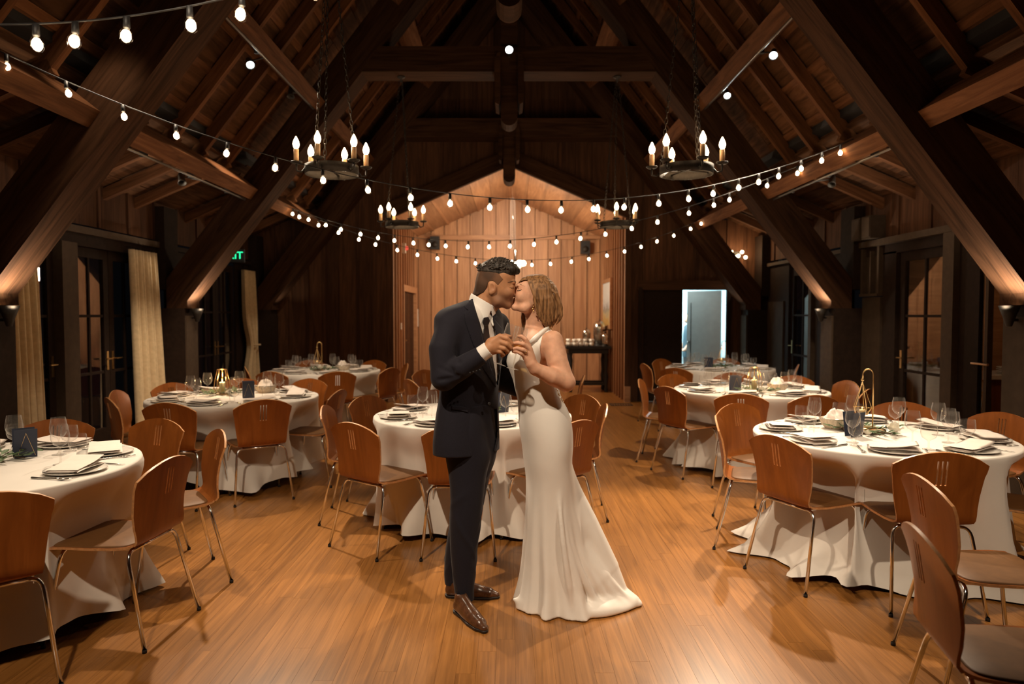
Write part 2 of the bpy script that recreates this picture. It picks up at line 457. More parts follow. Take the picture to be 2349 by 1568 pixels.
# walls at the sides
def wbox(parent, name, s, y0, y1, z0, z1, x0, x1, mat):
    return obj(name, MB().box((s * (x0 + x1) / 2, (y0 + y1) / 2, (z0 + z1) / 2), (abs(x1 - x0), y1 - y0, z1 - z0)), mat, parent)
def cladding(parent, s, y0, y1, z0, z1, mat, step=0.28, x=XW):
    n = max(1, round((y1 - y0) / step)); st = (y1 - y0) / n
    for k in range(n):
        ya = y0 + k * st
        beam('board', (s * (x + .02), ya + st / 2, z0), (s * (x + .02), ya + st / 2, z1), st - .004, .03, mat, parent, (s, 0, 0))
        if k: beam('batten', (s * (x - .004), ya, z0), (s * (x - .004), ya, z1), .045, .022, mat, parent, (s, 0, 0))
def glazed_door(name, s, y0, y1, z0, z1, leaves=2, rows=3, cols=2, handle=True, x=XW + 0.04):
    d = struct(empty(name))
    lw = (y1 - y0) / leaves
    for k in range(leaves):
        a, b = y0 + k * lw + .004, y0 + (k + 1) * lw - .004
        for e, f in ((a, a + .09), (b - .09, b)): wbox(d, 'stile', s, e, f, z0, z1, x, x + .045, M['paint'])
        for e, f in ((z0, z0 + .26), (z1 - .1, z1)): wbox(d, 'rail', s, a + .09, b - .09, e, f, x + .001, x + .044, M['paint'])
        ya, yb, za, zb = a + .09, b - .09, z0 + .26, z1 - .1
        for r in range(1, rows):
            z = za + (zb - za) * r / rows
            wbox(d, 'muntin', s, ya, yb, z - .014, z + .014, x + .008, x + .038, M['paint'])
        for c in range(1, cols):
            y = ya + (yb - ya) * c / cols
            wbox(d, 'muntin', s, y - .014, y + .014, za, zb, x + .009, x + .037, M['paint'])
        for r in range(rows):
            for c in range(cols):
                wbox(d, 'pane', s, ya + (yb - ya) * c / cols, ya + (yb - ya) * (c + 1) / cols, za + (zb - za) * r / rows, za + (zb - za) * (r + 1) / rows, x + .02, x + .024, M['pane'])
        if handle:
            yh = b - .045 if k == 0 else a + .045
            obj('handle', MB().tube([(s * (x - .0), yh, 1.02), (s * (x - .05), yh, 1.02), (s * (x - .05), yh + (.1 if k else -.1), 1.02)], .009).box((s * (x - .003), yh, 1.0), (.008, .035, .2)), M['brass'], d)
    return d
def frame_trim(parent, s, y0, y1, z1, w_=0.10, x=XW):
    wbox(parent, 'casing', s, y0 - w_, y0, 0, z1, x - .035, x + .05, M['trim'])
    wbox(parent, 'casing', s, y1, y1 + w_, 0, z1, x - .035, x + .05, M['trim'])

wl = struct(empty('wall_left'))
cladding(wl, -1, YB, 5.62, 0, 2.85, M['darkwall'], .6)
cladding(wl, -1, 5.62, YE, 2.40, 2.85, M['darkwall'], .6)
wbox(wl, 'head_trim', -1, 5.62, 8.48, 2.30, 2.37, XW - .07, XW + .06, M['trim'])
wbox(wl, 'curtain_rail_board', -1, 5.62, 8.48, 2.18, 2.30, XW - .03, XW + .04, M['paint'])
wbox(wl, 'head_trim', -1, 8.82, 11.6, 2.30, 2.36, XW - .05, XW + .06, M['paint'])
for a, b in ((5.62, 5.74), (6.66, 6.90), (8.24, 8.48)): wbox(wl, 'mullion_post', -1, a, b, 0, 2.2, XW - .05 if a > 6 and a < 7 else XW, XW + .08, M['trim'] if a > 6 and a < 7 else M['paint'])
glazed_door('door_1', -1, 5.74, 6.66, 0.02, 2.18, 1)
glazed_door('door_2', -1, 6.90, 8.24, 0.02, 2.18, 2)
wbox(wl, 'wainscot', -1, 8.82, 9.62, 0, 2.3, XW, XW + .06, M['paint'])
glazed_door('door_3', -1, 9.65, 11.0, 0.02, 2.25, 2)
cladding(wl, -1, 11.0, YE, 0, 2.35, M['paint'], .3)

wr = struct(empty('wall_right'))
cladding(wr, 1, YB, 5.95, 0, 2.85, M['darkwall'], .6)
cladding(wr, 1, 5.95, YE, 2.37, 2.85, M['darkwall'], .6)
wbox(wr, 'head_trim', 1, 5.6, 8.48, 2.29, 2.36, XW - .07, XW + .06, M['trim'])
wbox(wr, 'lining', 1, 5.95, 8.48, 2.18, 2.29, XW, XW + .06, M['paint'])
wbox(wr, 'grey_panel', 1, 8.06, 8.47, 0, 1.70, XW - .02, XW + .06, M['panel'])
wbox(wr, 'door_jamb', 1, 7.78, 8.04, 0, 2.2, XW, XW + .06, M['paint'])
glazed_door('door_4', 1, 6.86, 7.76, 0.02, 2.18, 1, 3, 2)
wbox(wr, 'mullion_post', 1, 6.68, 6.85, 0, 2.29, XW - .06, XW + .08, M['trim'])
wbox(wr, 'lining', 1, 6.42, 6.68, 0, 2.2, XW, XW + .06, M['paint'])
# the leaf standing open at the service room, with its push bar
d5 = struct(empty('door_5'))
for ya, yb in ((6.24, 6.28), (6.36, 6.42)): wbox(d5, 'stile', 1, ya, yb, 0.02, 2.18, XW - .02, XW + .03, M['trim'] if ya < 6.3 else M['paint'])
wbox(d5, 'pane', 1, 6.28, 6.36, 0.1, 2.1, XW, XW + .005, M['pane'])
obj('push_bar', MB().tube([(XW - .05, 6.40, 1.05), (XW - .05, 6.18, 1.05)], .012), M['chrome'], d5)
wbox(wr, 'door_head', 1, 5.95, 6.28, 2.05, 2.2, XW, XW + .06, M['paint'])
# high little window above the panel
wn = struct(empty('window_1'))
for ya, yb, za, zb in ((8.06, 8.10, 1.74, 2.28), (8.43, 8.47, 1.74, 2.28), (8.24, 8.27, 1.74, 2.24)): wbox(wn, 'frame', 1, ya, yb, za, zb, XW - .045, XW + .03, M['trim'])
wbox(wn, 'sill', 1, 8.06, 8.47, 1.71, 1.74, XW - .06, XW + .03, M['trim'])
for ya, yb in ((8.10, 8.24), (8.27, 8.43)): wbox(wn, 'panel', 1, ya, yb, 1.74, 2.28, XW + .01, XW + .03, M['panel'])
# second bay
wbox(wr, 'lining', 1, 8.82, 9.8, 0, 2.3, XW, XW + .06, M['paint'])
wbox(wr, 'door_edge', 1, 9.84, 9.93, 0, 2.1, XW - .05, XW + .03, M['trim'])
glazed_door('door_6', 1, 9.95, 10.75, 0.02, 2.18, 1, 3, 2)
wbox(wr, 'lining', 1, 10.75, 11.6, 0, 2.3, XW, XW + .06, M['paint'])
wbox(wr, 'grey_panel', 1, 10.9, 11.55, 0, 1.70, XW - .025, XW + .0, M['panel'])
wbox(wr, 'head_trim', 1, 8.82, 11.6, 2.28, 2.33, XW - .05, XW + .05, M['trim'])

wbk = struct(obj('wall_back', MB().box((0, YB - .05, 3.4), (9.6, .1, 7.4)), M['darkwall']))

# end wall: board-and-batten up to the roof, open to the alcove and to the kitchen
EV, AP, AX = 3.18, 4.04, 2.0
wf = struct(empty('wall_far'))
def gz(x): return AP - (AP - EV) / AX * abs(x) if abs(x) < AX else 0
nb = 32; st = 9.2 / nb
for k in range(nb):
    x0 = -4.6 + k * st; x1 = x0 + st; xm = (x0 + x1) / 2
    zt = min(6.8, 7.6 - 1.277 * max(0, abs(xm) - st / 2)) if abs(xm) < 3.5 else 3.1
    zb = 0
    if abs(xm) < AX: zb = max(gz(x0), gz(x1)) - .03 if abs(xm) < AX - st / 2 else 0
    segs = []
    xa, xb = x0, x1
    if abs(xm) < AX and zb == 0:          # board straddling the alcove's edge
        if xm < 0: xb = -AX
        else: xa = AX
        zb = 0
    if 2.26 < xm < 3.72: zb = 1.95
    if abs(xm) < AX and abs(xm) >= AX - st / 2:
        qa, qb = (x0, -AX + 0) if False else ((-AX, x1) if xm < 0 else (x0, AX))
        zc = max(gz(qa * .999), gz(qb * .999)) - .03
        beam('board', ((qa + qb) / 2, YE + .02, zc), ((qa + qb) / 2, YE + .02, zt), qb - qa - .002, .03, M['darkwall'], wf, (0, 1, 0))
    if xb - xa > .01:
        beam('board', ((xa + xb) / 2, YE + .02, zb), ((xa + xb) / 2, YE + .02, zt), xb - xa - .004, .03, M['darkwall'], wf, (0, 1, 0))
        if k: beam('batten', (x0, YE - .004, max(zb, gz(x0)) if abs(x0) < AX else (1.95 if 2.26 < x0 < 3.72 else 0)), (x0, YE - .004, zt), .05, .022, M['darkwall'], wf, (0, 1, 0))
for s in (-1, 1):
    beam('verge_board', (s * 2.06, YE - .06, EV + .06), (0, YE - .06, AP + .10), .10, .26, M['truss'], wf)
    obj('corner_base', MB().box((s * 2.02, YE - .03, .13), (.10, .10, .26)), M['cedar'], wf)
    beam('corner_board', (s * 2.03, YE - .012, 0.26), (s * 2.03, YE - .012, EV), .10, .03, M['darkwall'], wf, (0, 1, 0))
wf2 = struct(empty('trim_4'))
obj('door_lintel', MB().box((2.99, YE + .005, 1.99), (1.6, .09, .16)), M['darkwall'], wf2)
for x in (2.24, 3.74): obj('door_casing', MB().box((x, YE - .02, .98), (.06, .06, 1.95)), M['paint'], wf2)

# alcove
ALC = struct(empty('wall_alcove'))
YA = 15.4
n = 14; st = 2 * AX / n
for k in range(n):
    x0 = -AX + k * st; xm = x0 + st / 2
    xa, xb = x0 + .010, x0 + st - .010
    xz_prism('board', [(xa, 0), (xb, 0), (xb, gz(xb) + .02), (xa, gz(xa) + .02)], YA + .005, YA + .035, (0, 1), M['cedar'], ALC)
    if k: beam('batten', (x0 + .014, YA + .001, 0), (x0 + .014, YA + .001, gz(x0) - .02), .022, .012, M['cedar'], ALC, (0, 1, 0))
beam('rail', (-AX, YA - .02, EV), (AX, YA - .02, EV), .09, .03, M['cedar'], ALC, (0, 1, 0))
def alc_door(s, y): return s < 0 and 13.0 < y < 14.75
for s in (-1, 1):
    n = 12; st = (YA - YE) / n
    for k in range(n):
        ya = YE + k * st; ym = ya + st / 2
        zb = 2.0 if alc_door(s, ym) else 0
        beam('board', (s * (AX + .02), ym, zb), (s * (AX + .02), ym, EV + .02), st - .004, .03, M['cedar'], ALC, (s, 0, 0))
        if k: beam('batten', (s * (AX - .006), ya, 2.0 if alc_door(s, ya) else 0), (s * (AX - .006), ya, EV), .055, .055, M['cedar'], ALC, (s, 0, 0))
obj('backing', MB().box((0, YA + .07, 1.55), (4.2, .03, 3.3)).prism([(-2.1, 3.2), (2.1, 3.2), (0, 4.1)], YA + .055, YA + .085), M['darkwall'], ALC)
alc = struct(empty('ceiling_alcove'))
for s in (-1, 1):
    for k in range(6):
        xm = s * AX * (k + .5) / 6
        L = math.hypot(AX, AP - EV)
        beam('board', (xm, YE, gz(xm) + .03), (xm, YA + .03, gz(xm) + .03), L / 6 - .006, .025, M['cedar'], alc, (s * .395, 0, .919))
        xj = s * AX * (k + 1) / 6
        if k < 5: beam('batten', (xj, YE, gz(xj) + .005), (xj, YA, gz(xj) + .005), .05, .022, M['cedar'], alc, (s * .395, 0, .919))
beam('ridge_beam', (0, YE - .25, 3.97), (0, YE + .12, 3.97), .16, .30, M['truss'], alc)
obj('pendant_end', MB().prism([(-.1, 4.0), (-.1, 3.78)] + [(-.1 * math.cos(q), 3.78 - .1 * math.sin(q)) for q in [PI * k / 6 for k in range(1, 6)]] + [(.1, 3.78), (.1, 4.0)], YE - .3, YE + .1), M['truss'], alc)
obj('alcove_deck', MB().prism([(0, AP + .08), (-2.2, EV - .02), (-2.2, EV + .02), (0, AP + .14), (2.2, EV + .02), (2.2, EV - .02)], YE, YA + .1), M['black'], alc)
d7 = struct(empty('door_7'))
for ya, yb, za, zb in ((12.93, 13.05, 0, 2.05), (14.70, 14.82, 0, 2.05), (13.05, 14.70, 1.93, 2.05)):
    obj('casing', MB().box((-AX + .01, (ya + yb) / 2, (za + zb) / 2), (.08, yb - ya, zb - za)), M['cedar'], d7)
for k in range(6):
    ya = 13.05 + 1.65 * k / 6
    obj('board', MB().box((-AX - .03, ya + 1.65 / 12, .96), (.03, 1.65 / 6 - .008, 1.92)), M['darkwall'], d7)
obj('handle', MB().tube([(-AX - .01, 13.2, 1.0), (-AX + .04, 13.2, 1.0), (-AX + .04, 13.3, 1.0)], .01), M['brass'], d7)

# kitchen beyond the end wall
kt = struct(empty('wall_kitchen'))
obj('back_panel', MB().box((3.4, 15.6, 1.3), (2.6, .06, 2.7)), M['kitchen'], kt)
obj('side_panel', MB().box((2.12, 13.9, 1.3), (.06, 3.4, 2.7)), M['kitchen'], kt)
obj('side_panel', MB().box((4.72, 13.9, 1.3), (.06, 3.4, 2.7)), M['kitchen'], kt)
obj('ceiling_panel', MB().box((3.4, 13.9, 2.65), (2.6, 3.4, .05)), M['kitchen'], kt)
obj('floor_panel', MB().box((3.4, 13.75, -.02), (2.6, 3.6, .04)), M['panel'], kt)
d8 = struct(empty('door_8'))
obj('closed_leaf', MB().box((2.62, YE + .03, .97), (.70, .04, 1.93)).box((2.62, YE + .008, 1.45), (.5, .012, .7)).box((2.62, YE + .008, .5), (.5, .012, .7)), M['paint'], d8)
o = obj('open_leaf', MB().box((0, 0, .96), (.62, .04, 1.90)), M['greydoor'], d8); o.location = (3.46, YE + .45, 0); o.rotation_euler = (0, 0, -.66)
obj('edge_strip', MB().box((-.235, -.022, .90), (.012, .006, 1.6)), M['black'], o)
obj('knob', MB().lathe([(0, 0), (.02, .002), (.026, .02), (.018, .04), (0, .045)], 12, (-.27, -.02, 1.0), Matrix.Rotation(PI / 2, 3, 'X')), M['steel'], o)

# service room beyond the open side door
sr = struct(empty('wall_service'))
obj('far_panel', MB().box((6.9, 6.4, 1.3), (.06, 3.4, 2.7)), M['cedar'], sr)
obj('side_panel', MB().box((5.65, 8.1, 1.3), (2.5, .06, 2.7)), M['cedar'], sr)
obj('side_panel', MB().box((5.65, 4.7, 1.3), (2.5, .06, 2.7)), M['cedar'], sr)
obj('ceiling_panel', MB().box((5.65, 6.4, 2.6), (2.5, 3.4, .05)), M['cedar'], sr)
obj('floor_panel', MB().box((5.65, 6.4, -.02), (2.5, 3.4, .04)), M['oak'], sr)

# ================================================================== FIXTURES
# curtains
def curtain(y0, y1, yb0, yb1, label, tie=None, z1=2.22, seed=1):
    r = random.Random(seed); nu, nv = 72, 22; v = []; f = []
    ph = [r.uniform(0, 6) for _ in range(4)]; nf = max(4, round((y1 - y0) / 0.075))
    for j in range(nv + 1):
        t = j / nv; z = z1 * (1 - t) + 0.02 * t
        a = y0 * (1 - t) + yb0 * t; b = y1 * (1 - t) + yb1 * t
        if tie:
            k = math.exp(-((z - tie) / 0.30) ** 2) * 0.42
            m_ = b * 0.8 + a * 0.2; a = a + (m_ - a) * k; b = b + (m_ - b) * k
        for i in range(nu + 1):
            u = i / nu
            amp = 0.028 + 0.02 * t
            x = XW - 0.10 - amp * (math.sin(2 * PI * nf * u + ph[0]) + 0.35 * math.sin(2 * PI * nf * .5 * u + ph[1] + t)) - 0.02 * t
            v.append((-x, a + (b - a) * (u + 0.012 * math.sin(9 * u + ph[2] + 2 * t)), z))
    for j in range(nv):
        for i in range(nu):
            p = j * (nu + 1) + i; f.append((p, p + 1, p + nu + 2, p + nu + 1))
    e = empty('curtain', (0, 0, 0), 0, label, 'curtain', 'window curtains')
    me = MB().add(v, f).mesh('drape', M['curtain'], True)
    o = link('drape', me, e); md = o.modifiers.new('thickness', 'SOLIDIFY'); md.thickness = 0.004
    for k in range(6):
        y = y0 + (y1 - y0) * (k + .5) / 6
        obj('hook', MB().tube([(-XW + .10, y, z1 - .01), (-XW + .08, y, z1 + .03), (-XW + .02, y, z1 + .03)], .004, 6), M['iron'], e)
    if tie:
        m_ = y1 * 0.8 + y0 * 0.2
        obj('tieback', MB().lathe([(.10, -.012), (.115, -.012), (.115, .012), (.10, .012)], 20, (-XW + .11, m_ + .02, tie)), M['curtain'], e, True)
curtain(5.60, 6.20, 5.60, 6.24, 'beige linen curtain by the first glazed door, beside the near post', None, 2.22, 1)
curtain(7.76, 8.34, 7.80, 8.52, 'wide beige linen curtain hanging straight beside the double glazed doors', None, 2.22, 2)
curtain(11.02, 11.50, 11.05, 11.66, 'beige linen curtain tied in at its waist under the exit sign', 1.0, 2.2, 3)

# sconces under the feet of the principal rafters
for yc in TY[:2]:
    for s, side in ((-1, 'curtain'), (1, 'kitchen')):
        e = empty('wall_sconce', (s * 3.855, yc - 0.02, 1.505), 0, 'small dark cone uplight under the %s rafter foot on the %s side' % ('near' if yc < 6 else 'middle', side), 'wall light', 'uplights under the rafter feet')
        obj('cone', MB().lathe([(.02, -.10), (.045, -.02), (.075, .06), (.07, .06), (.04, -.01)], 18), M['iron'], e, True)
        obj('arm', MB().tube([(0, 0, -.05), (s * .10, .02, -.05)], .012), M['iron'], e)
        obj('lamp', MB().lathe([(0, .01), (.03, .012), (.03, .022), (0, .03)], 14), M['flamebulb'], e)
        spot((s * 3.77, yc - 0.08, 1.545), (s * 3.74, yc, 2.1), 60, (1, .86, .66), 150, 0.9, 0.03)
for s in (-1, 1):
    spot((s * 3.78, TY[2] - 0.1, 1.53), (s * 3.45, TY[2] + .02, 2.5), 4, (1, .86, .66), 110, 0.9, 0.03)

# track lights on the purlins
def track(p0, p1, heads, label, rail_r=.012):
    e = empty('track_light', (0, 0, 0), 0, label, 'track light', 'lighting tracks on the purlins')
    p0, p1 = Vector(p0), Vector(p1)
    obj('rail', MB().tube([p0, p1], rail_r, 8), M['conduit'], e, True)
    n = 3
    for k in range(n):
        q = p0.lerp(p1, (k + .5) / n); s = 1 if q.x > 0 else -1
        obj('clip', MB().box(q + Vector((s * .03, 0, .03)), (.06, .03, .06)), M['iron'], e)
    for pos, target, lit in heads:
        pos = Vector(pos); d = (Vector(target) - pos).normalized()
        R = d.to_track_quat('-Z', 'Y').to_matrix()
        q = p0 + (p1 - p0) * max(0, min(1, (pos - p0).dot(p1 - p0) / (p1 - p0).length_squared))
        h = obj('lamp_head', MB().lathe([(0, .10), (.028, .09), (.034, .0), (.042, -.03), (.040, -.03), (.03, 0)], 16, pos, R), M['iron'], e, True)
        obj('stem', MB().tube([q, pos - d * .06], .007, 6), M['iron'], h)
        if lit: obj('lamp_face', MB().lathe([(0, -.018), (.033, -.02), (.034, -.014)], 16, pos, R), M['lampface'], h, True)
P = slope(-1, 3.62, 0.02)
track((-2.33, 4.9, 3.94), (-2.33, 8.4, 3.94), [((-2.47, 6.75, 3.88), (-.6, 3.7, .8), True), ((-2.44, 7.9, 3.95), (-2.5, 7.0, .7), False)], 'dark lighting track on the upper purlin above the curtain side')
track((2.33, 4.9, 3.94), (2.33, 8.4, 3.94), [((2.47, 6.62, 3.92), (1.0, 3.2, 1), True), ((2.42, 7.85, 3.93), (2.0, 4.4, .6), True)], 'chrome lighting track on the upper purlin above the kitchen side')
track((-3.16, 5.7, 2.87), (-3.16, 8.4, 2.87), [((-3.35, 7.2, 2.86), (-2.5, 6.0, .7), False)], 'thin conduit with one lamp along the low curtain-side purlin')
track((3.16, 5.7, 2.87), (3.16, 8.4, 2.87), [((3.35, 7.3, 2.86), (2.5, 6.0, .7), False)], 'shiny conduit with one lamp along the low kitchen-side purlin')
e = empty('spot_lamp', (0, 8.46, 4.62), 0, 'small bright spot lamp on the middle collar beam beside the king post', 'spotlight')
obj('lamp_head', MB().lathe([(0, .07), (.03, .06), (.042, 0), (.05, -.03), (.047, -.03), (.03, 0)], 16, (0, -.06, 0), Matrix.Rotation(-PI / 2, 3, 'X')), M['iron'], e, True)
obj('lamp_face', MB().lathe([(0, -.045), (.03, -.035), (.045, -.02)], 16, (0, -.06, 0), Matrix.Rotation(-PI / 2, 3, 'X')), M['lampface'], e, True)
obj('bracket', MB().box((0, -.01, .0), (.03, .03, .12)), M['iron'], e)

# festoon strings
SOCK = MB().lathe([(0, .0), (.011, -.001), (.0125, -.04), (.010, -.045), (0, -.045)], 10).mesh('socket', M['black'], True)
GLOBE = MB().lathe([(.009, -.042), (.015, -.050), (.022, -.062), (.025, -.077), (.021, -.093), (.011, -.102), (0, -.104)], 14).mesh('bulb', M['bulbglass'], True)
FIL = MB().lathe([(0, -.050), (.011, -.056), (.0175, -.068), (.0180, -.080), (.012, -.091), (0, -.097)], 8).mesh('filament', M['bulb'], True)
def festoon(p0, p1, sag, pxs, label):
    e = empty('string_light', (0, 0, 0), 0, label, 'string light', 'festoon strings across the hall')
    p0, p1 = Vector(p0), Vector(p1)
    def pt(t): q = p0.lerp(p1, t); q.z -= sag * 4 * t * (1 - t); return q
    ts = [k / 60 for k in range(61)]
    obj('cable', MB().tube([pt(t) for t in ts], .0035, 6), M['black'], e, True)
    fine = [(k / 2000, proj(pt(k / 2000))[0]) for k in range(2001)]
    for px in pxs:
        t = min(fine, key=lambda q: abs(q[1] - px))[0]
        if t in (0, 1): continue
        q = pt(t)
        link('socket', SOCK, e, q)
        b = link('bulb', GLOBE, e, q, (random.uniform(-.12, .12), random.uniform(-.12, .12), 0))
        link('filament', FIL, b)
festoon((-3.22, 2.45, 2.80), (.05, 2.75, 3.18), .42, [-250, -110, 82, 172, 290, 435, 555, 720, 930], 'short festoon string with large bulbs crossing above the near curtain side')
festoon((-3.15, 4.25, 3.12), (3.15, 6.45, 3.10), .735, [-60, 15, 152, 282, 403, 521, 632, 740, 841, 941, 1032, 1124, 1209, 1288, 1362, 1434, 1511, 1579, 1637, 1694, 1741, 1787, 1838, 1886, 1928], 'festoon string hung in front of the big chandeliers from side to side')
festoon((-3.15, 9.8, 3.02), (3.15, 7.3, 3.10), .66, [672, 708, 748, 783, 826, 868, 905, 947, 984, 1022, 1074, 1122, 1171, 1226, 1276, 1333, 1388, 1448, 1508, 1580, 1637, 1674, 1761, 1830], 'festoon string sagging in front of the alcove, the upper one')
festoon((-3.15, 9.5, 3.02), (3.15, 11.2, 3.05), .74, [685, 731, 777, 823, 862, 910, 957, 1002, 1046, 1090, 1134, 1178, 1220, 1262, 1312, 1351, 1391, 1432, 1470, 1508, 1545, 1583, 1610, 1633], 'festoon string sagging lowest, just in front of the alcove opening')

# wheel chandeliers
def chain_mesh(L, pitch=.042):
    mb = MB(); n = int(L / pitch)
    for k in range(n):
        z = k * pitch; a = k % 2
        pts = []
        for q in range(9):
            g = 2 * PI * q / 8; x = .011 * math.cos(g); zz = z + pitch / 2 + .026 * math.sin(g)
            pts.append((x, 0, zz) if a else (0, x, zz))
        mb.tube(pts, .0032, 4, False)
    return mb.mesh('chain', M['iron'])
def chandelier():
    e = empty('chandelier')
    obj('ring', MB().lathe([(.197, -.034), (.203, -.034), (.203, .034), (.197, .034), (.197, -.034)], 40), M['iron'], e, True)
    obj('crossbar', MB().box((0, 0, 0), (.39, .018, .006)).box((0, 0, .001), (.018, .39, .006)), M['iron'], e)
    L = math.hypot(1.72, .17)
    ch = chain_mesh(L)
    for k in range(3):
        q = 2 * PI * k / 3 + .5
        o = link('chain', ch, e, (.19 * math.cos(q), .19 * math.sin(q), .03))
        d = Vector((-.17 * math.cos(q), -.17 * math.sin(q), 1.72)); o.rotation_euler = d.to_track_quat('Z', 'Y').to_euler()
    obj('ceiling_hook', MB().lathe([(0, 1.80), (.05, 1.80), (.045, 1.785), (.012, 1.775), (.012, 1.73), (0, 1.73)], 14), M['iron'], e, True)
    for k in range(6):
        q = 2 * PI * k / 6 + .38; c, s_ = math.cos(q), math.sin(q)
        a = obj('arm', MB().tube([(.20 * c, .20 * s_, 0), (.225 * c, .225 * s_, -.03), (.26 * c, .26 * s_, -.02), (.262 * c, .262 * s_, .03)], .007, 8).lathe([(0, .028), (.03, .03), (.046, .044), (.044, .047), (.012, .036), (0, .036)], 16, (.262 * c, .262 * s_, 0)), M['iron'], e, True)
        cd = obj('candle_sleeve', MB().lathe([(0, .036), (.019, .036), (.019, .140), (0, .140)], 12, (.262 * c, .262 * s_, 0)), M['candle'], e, True)
        obj('flame_bulb', MB().lathe([(.010, .140), (.021, .157), (.0255, .175), (.022, .195), (.012, .217), (.004, .234), (0, .236)], 12, (.262 * c, .262 * s_, 0)), M['flamebulb'], e, True)
    return e
cd0 = chandelier()
for i, (x, y, lab) in enumerate([(-1.36, 5.4, 'big iron wheel chandelier with candle bulbs on the curtain side, nearer'), (1.36, 5.4, 'big iron wheel chandelier with candle bulbs on the kitchen side, nearer'),
                                 (-1.32, 8.65, 'smaller looking iron wheel chandelier farther back on the curtain side'), (1.32, 8.65, 'smaller looking iron wheel chandelier farther back on the kitchen side')]):
    e = cd0 if i == 0 else copy_tree(cd0)
    e.location = (x, y, 2.60); e.rotation_euler = (0, 0, i * 0.35); tag(e, lab, 'chandelier', 'iron wheel chandeliers')
    point((x, y, 2.83), 9, WARM2, .2)

for s in (-1, 1): point((s * 3.45, 7.1, 2.78), 5, (1, .85, .66), .04)  # added faint points that brighten the low outer roof boards
# alcove chandelier
e = empty('pendant_light', (.12, 13.4, 2.42), 0, 'glowing glass pendant with a ring of globe bulbs inside the alcove', 'pendant')
obj('rod', MB().tube([(-.02, 0, .35), (-.06, 0, 1.48)], .006, 6), M['chrome'], e)
obj('glass_column', MB().lathe([(.02, 1.30), (.05, 1.2), (.055, .4), (.02, .30)], 14, (-.05, 0, 0)), M['glass'], e, True)
obj('hub', MB().lathe([(0, .34), (.04, .3), (.03, .08), (.05, .02), (0, -.04)], 14), M['chrome'], e, True)
for k in range(6):
    q = 2 * PI * k / 6
    a = obj('arm', MB().tube([(0, 0, .05), (.09 * math.cos(q), .09 * math.sin(q), -.03), (.15 * math.cos(q), .15 * math.sin(q), 0)], .006, 6), M['chrome'], e)
    obj('globe_bulb', MB().lathe([(.001, 0), (.034, .010), (.052, .045), (.044, .08), (.02, .098), (0, .102)], 14, (.15 * math.cos(q), .15 * math.sin(q), 0)), M['bulb'], a, True)
# sconce cluster on the end wall
e = empty('wall_sconce', (3.88, YE - .10, 2.50), 0, 'small cluster of glowing globe bulbs high on the end wall by the kitchen', 'wall light')
obj('backplate', MB().box((0, .085, 0), (.12, .02, .12)), M['iron'], e)
for k in range(5):
    x = (k - 2) * .06; z = .05 * math.cos(k * 2.2)
    a = obj('arm', MB().tube([(0, .08, 0), (x, 0, z - .04)], .005, 6), M['iron'], e)
    obj('globe_bulb', MB().lathe([(.001, -.03), (.02, -.022), (.03, 0), (.02, .022), (0, .03)], 12, (x, 0, z)), M['flamebulb'], a, True)
point((3.88, YE - .3, 2.56), 9, WARM2, .05)

# signs and boxes
def text_mesh(body, size, depth, mat, name):
    cu = bpy.data.curves.new(name, 'FONT'); cu.body = body; cu.size = size; cu.extrude = depth; cu.align_x = 'CENTER'; cu.align_y = 'CENTER'
    tmp = bpy.data.objects.new(name, cu); C.objects.link(tmp)
    dg = bpy.context.evaluated_depsgraph_get()
    me = bpy.data.meshes.new_from_object(tmp.evaluated_get(dg)); me.materials.clear(); me.materials.append(mat)
    bpy.data.objects.remove(tmp); return me
e = empty('exit_sign', (-4.08, 10.35, 2.36), 0, 'green lit exit sign above the curtain-side far doors', 'sign')
obj('housing', MB().box((0, 0, 0), (.34, .04, .19)), M['black'], e)
link('lettering', text_mesh('EXIT', .15, .004, M['exit'], 'lettering'), e, (0, -.024, 0), (PI / 2, 0, 0))
obj('bracket', MB().box((-.15, 0, .02), (.06, .03, .05)), M['iron'], e)
e = empty('alarm_light', (-1.90, 13.0, 2.72), 0, 'small red alarm lamp high beside the alcove door', 'alarm')
obj('base', MB().box((-.05, 0, 0), (.06, .10, .18)), M['china'], e)
obj('lens', MB().lathe([(.04, 0), (.04, .03), (.02, .05), (0, .05)], 14, (-.02, 0, 0), Matrix.Rotation(PI / 2, 3, 'Y')), M['redlight'], e, True)
for x, z, lab in ((-1.62, 3.05, 'small black speaker high on the alcove wall, curtain-side corner'), (1.66, 2.95, 'small black speaker high on the alcove wall, kitchen-side corner')):
    e = empty('wall_speaker', (x, YA - .10, z), 0, lab, 'speaker', 'alcove speakers')
    obj('cabinet', MB().box((0, 0, 0), (.20, .16, .28)), M['black'], e)
    obj('grille', MB().lathe([(0, .005), (.07, .003), (.07, 0)], 18, (0, -.082, -.04), Matrix.Rotation(PI / 2, 3, 'X')), M['iron'], e, True)
    obj('bracket', MB().box((0, .09, .05), (.05, .04, .05)), M['iron'], e)
for k, (y, lab) in enumerate(((8.36, 'grey loudspeaker box on the high ledge close to the middle post'), (8.12, 'grey loudspeaker box on the high ledge above the little window'))):
    e = empty('loudspeaker', (4.22, y, 2.37), 0, lab, 'speaker', 'loudspeakers on the high ledge')
    obj('cabinet', MB().box((0, 0, .13), (.18, .2, .26)), M['panel'], e)
    obj('grille', MB().box((-.095, 0, .13), (.008, .17, .22)), M['trim'], e)
e = empty('light_switch', (-1.972, 12.75, 1.28), 0, 'small white switch plate on the alcove slats by the door', 'switch')
obj('plate', MB().box((0, 0, 0), (.012, .08, .12)), M['china'], e)
obj('toggle', MB().box((.009, 0, 0), (.01, .02, .04)), M['china'], e)
